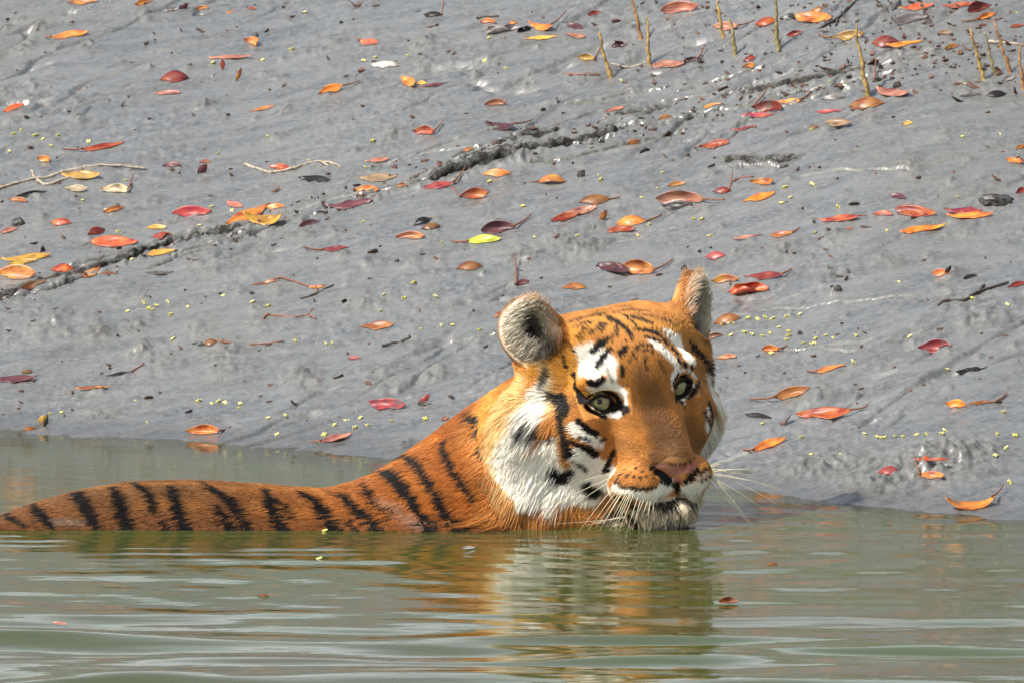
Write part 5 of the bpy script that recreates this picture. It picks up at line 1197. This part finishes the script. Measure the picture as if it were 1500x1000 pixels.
lump(1150, 240, 16, 8, STONE, 'stone', 'small flat dark pebble on the plain mud beyond the far ear', 'stone', 14)
lump(1227, 428, 12, 10, STONE, 'stone', 'dark pebble beside the bent twig beyond the far ear', 'stone', 15)

# yellow green flower buds
m, nt, bs, N, Lk = new_mat('flower bud'); oi = N.new('ShaderNodeObjectInfo')
Lk.new(mixcol(nt, oi.outputs['Random'], (0.42, 0.40, 0.07), (0.62, 0.56, 0.24)), bs.inputs['Base Color']); bs.inputs['Roughness'].default_value = 0.5
BUDM = m
bm = bmesh.new()
bmesh.ops.create_uvsphere(bm, u_segments=10, v_segments=7, radius=0.0021)
for k in range(4):
    t = k * math.pi / 2 + 0.4; ret = bmesh.ops.create_uvsphere(bm, u_segments=6, v_segments=5, radius=0.0017)
    for v in ret['verts']: v.co = Vector((v.co.x * 1.3, v.co.y, v.co.z * 0.6)); v.co.rotate(Matrix.Rotation(t, 3, 'Z')); v.co += Vector((math.cos(t) * 0.0024, math.sin(t) * 0.0024, 0.0006))
BUD = bpy.data.meshes.new('flower_bud'); bm.to_mesh(BUD); bm.free(); BUD.materials.append(BUDM); BUD.polygons.foreach_set('use_smooth', np.ones(len(BUD.polygons), bool))
BUDS = [447,8,385,82,312,90,427,70,31,193,20,200,52,202,85,200,130,207,63,205,75,217,14,226,320,222,393,201,452,235,183,262,121,293,156,306,310,303,340,307,292,327,533,84,550,82,597,78,716,52,710,90,741,97,546,210,535,248,717,267,766,300,877,255,880,262,910,118,963,273,970,252,940,287,951,324,532,329,
 1410,197,1466,196,1190,183,1190,267,1150,271,1158,285,1145,292,1402,287,1228,300,1215,115,1238,115,1414,118,1016,320,1028,320,1305,312,1490,15,286,365,173,336,193,380,183,380,210,440,212,445,218,450,229,447,246,441,250,457,275,446,187,453,222,452,327,435,370,453,393,452,253,497,433,500,478,503,487,505,198,582,291,583,310,587,320,587,330,587,352,590,350,597,73,597,90,597,216,617,393,610,418,605,406,632,431,630,475,632,490,622,
 606,412,592,433,562,433,638,436,647,477,663,473,617,482,703,478,647,353,783,343,846,350,935,340,557,454,508,612,528,609,520,621,538,618,573,612,623,607,1040,340,1194,343,1300,335,1317,408,1096,467,1110,470,1121,467,1132,466,1153,463,1172,460,1058,476,1067,477,1075,476,1141,480,1155,484,1155,490,1091,490,1102,492,1117,494,1128,489,1152,497,1071,497,1177,501,1190,505,1193,503,1210,489,1220,496,1195,492,1254,490,1333,485,1250,530,1130,520,1476,448,1424,432,1388,529,1368,492,
 1117,621,1174,639,1266,638,1285,640,1293,642,1297,638,1311,641,1323,640,1343,641,1357,640,1384,641,1380,649,1461,644,1487,643,1188,665,1233,671,1178,682,1474,669,1458,685,1479,711,1470,604]
bud0 = None
for i in range(0, len(BUDS), 2):
    p = put_at(BUDS[i], BUDS[i + 1] + 2)
    if bud0 is None: o = bud0 = bpy.data.objects.new('flower_bud', BUD)
    else: o = bud0.copy()
    COL.objects.link(o); o.location = p + np.array([0, 0, 0.0012]); o.rotation_euler = (RNG.uniform(-0.6, 0.6), RNG.uniform(-0.6, 0.6), RNG.uniform(0, 6)); s = RNG.uniform(0.8, 1.5); o.scale = (s, s, s)
    tag(o, 'tiny yellow green flower bud dropped on the wet mud', 'flower bud', 'flower buds dropped on the mud')
for x, y, lab in ((468, 818, 'yellow flower bud floating on the river before the tiger flank'), (476, 777, 'yellow flower bud floating against the tiger flank')):
    d = rays([x], [y])[0]; p = CAM + d * (-CAM_H / d[2]); o = bud0.copy(); COL.objects.link(o); o.location = p + np.array([0, -0.004, 0.001]); o.scale = (1.5, 1.5, 1.3); tag(o, lab, 'flower bud', 'flower buds on the river')

# crumbs of rotten leaf strewn over the mud
rg = np.random.default_rng(21); V = []; F = []
for k in range(900):
    if k < 420: x, y = rg.uniform(-60, 1560), 640 * rg.random() ** 1.2
    elif k < 650: x, y = 900 + 600 * rg.random() ** 0.8, 130 * rg.random() ** 1.3
    else: x = rg.uniform(-40, 1500); y = np.interp(x, _main[:, 0], _main[:, 1]) + rg.normal(6, 13)
    g = ground_at([x], [y])[0]; 
    if mud_base(g[:1], g[1:2])[0] < 0.012: continue
    z = float(mud_height(g[:1], g[1:2])[0]); L = rg.gamma(2.0, 0.0019) + 0.002; w = L * rg.uniform(0.25, 0.8); t = rg.uniform(0, 6.3); tl_ = rg.normal(0, 0.5, 2); n = rg.integers(5, 8); o = len(V)
    ring = [(math.cos(2 * math.pi * i / n) * L * rg.uniform(0.6, 1.2), math.sin(2 * math.pi * i / n) * w * rg.uniform(0.6, 1.2)) for i in range(n)]
    for h in (0.0016, -0.0008):
        for u_, v_ in ring: V.append((g[0] + u_ * math.cos(t) - v_ * math.sin(t), g[1] + u_ * math.sin(t) + v_ * math.cos(t), z + h + max(0, tl_[0] * u_ + tl_[1] * v_)))
    F.append(tuple(range(o, o + n))); F.append(tuple(range(o + n, o + 2 * n))[::-1])
    for i in range(n): F.append((o + i, o + n + i, o + n + (i + 1) % n, o + (i + 1) % n))
CR = bark_mat('rotten leaf crumbs', (0.025, 0.018, 0.014), (0.13, 0.060, 0.035), 14)
tag(mesh_obj('leaf_litter', V, F, CR, smooth=False), 'dark crumbs of rotten leaf strewn over the mud bank', None, None, 'stuff')

# ------------------------------------------------------------------ the mangrove thicket that crowns the bank, beyond the frame; the river mirrors it
rg = np.random.default_rng(5); n = 26000
gxs = rg.uniform(-16, 16, n); gys = 8.2 + rg.gamma(1.6, 0.8, n); crown = 0.72 + 0.5 * fbm(gxs * 0.45, gxs * 0 + 3, 501, 3)
gzs = 0.9 + crown * rg.random(n) ** 0.8 - 0.3 * np.exp(-((gys - 8.2) / 0.4) ** 2)
keep = fbm(gxs * 0.9, gzs * 1.3, 511, 2) > -0.45; C = np.stack([gxs, gys, gzs], 1)[keep]; n = len(C)
a = rg.normal(size=(n, 3)); a /= np.linalg.norm(a, axis=1, keepdims=True); b = np.cross(a, rg.normal(size=(n, 3))); b /= np.linalg.norm(b, axis=1, keepdims=True)
s = rg.uniform(0.05, 0.10, n)[:, None]
V = np.stack([C - a * s, C - b * s * 0.45, C + a * s, C + b * s * 0.45], 1).reshape(-1, 3); F = np.arange(4 * n).reshape(n, 4)
m, nt, bs, N, Lk = new_mat('mangrove leaves'); tc = N.new('ShaderNodeTexCoord')
Lk.new(mixcol(nt, ramp(nt, noise(nt, tc.outputs['Object'], 1.5, 4), 0.35, 0.65), (0.045, 0.070, 0.018), (0.090, 0.120, 0.030)), bs.inputs['Base Color']); bs.inputs['Roughness'].default_value = 0.5
th = mesh_obj('mangrove_foliage', V, F, m, smooth=False); tag(th, 'green mangrove thicket on top of the bank, mirrored in the river', None, None, 'stuff')
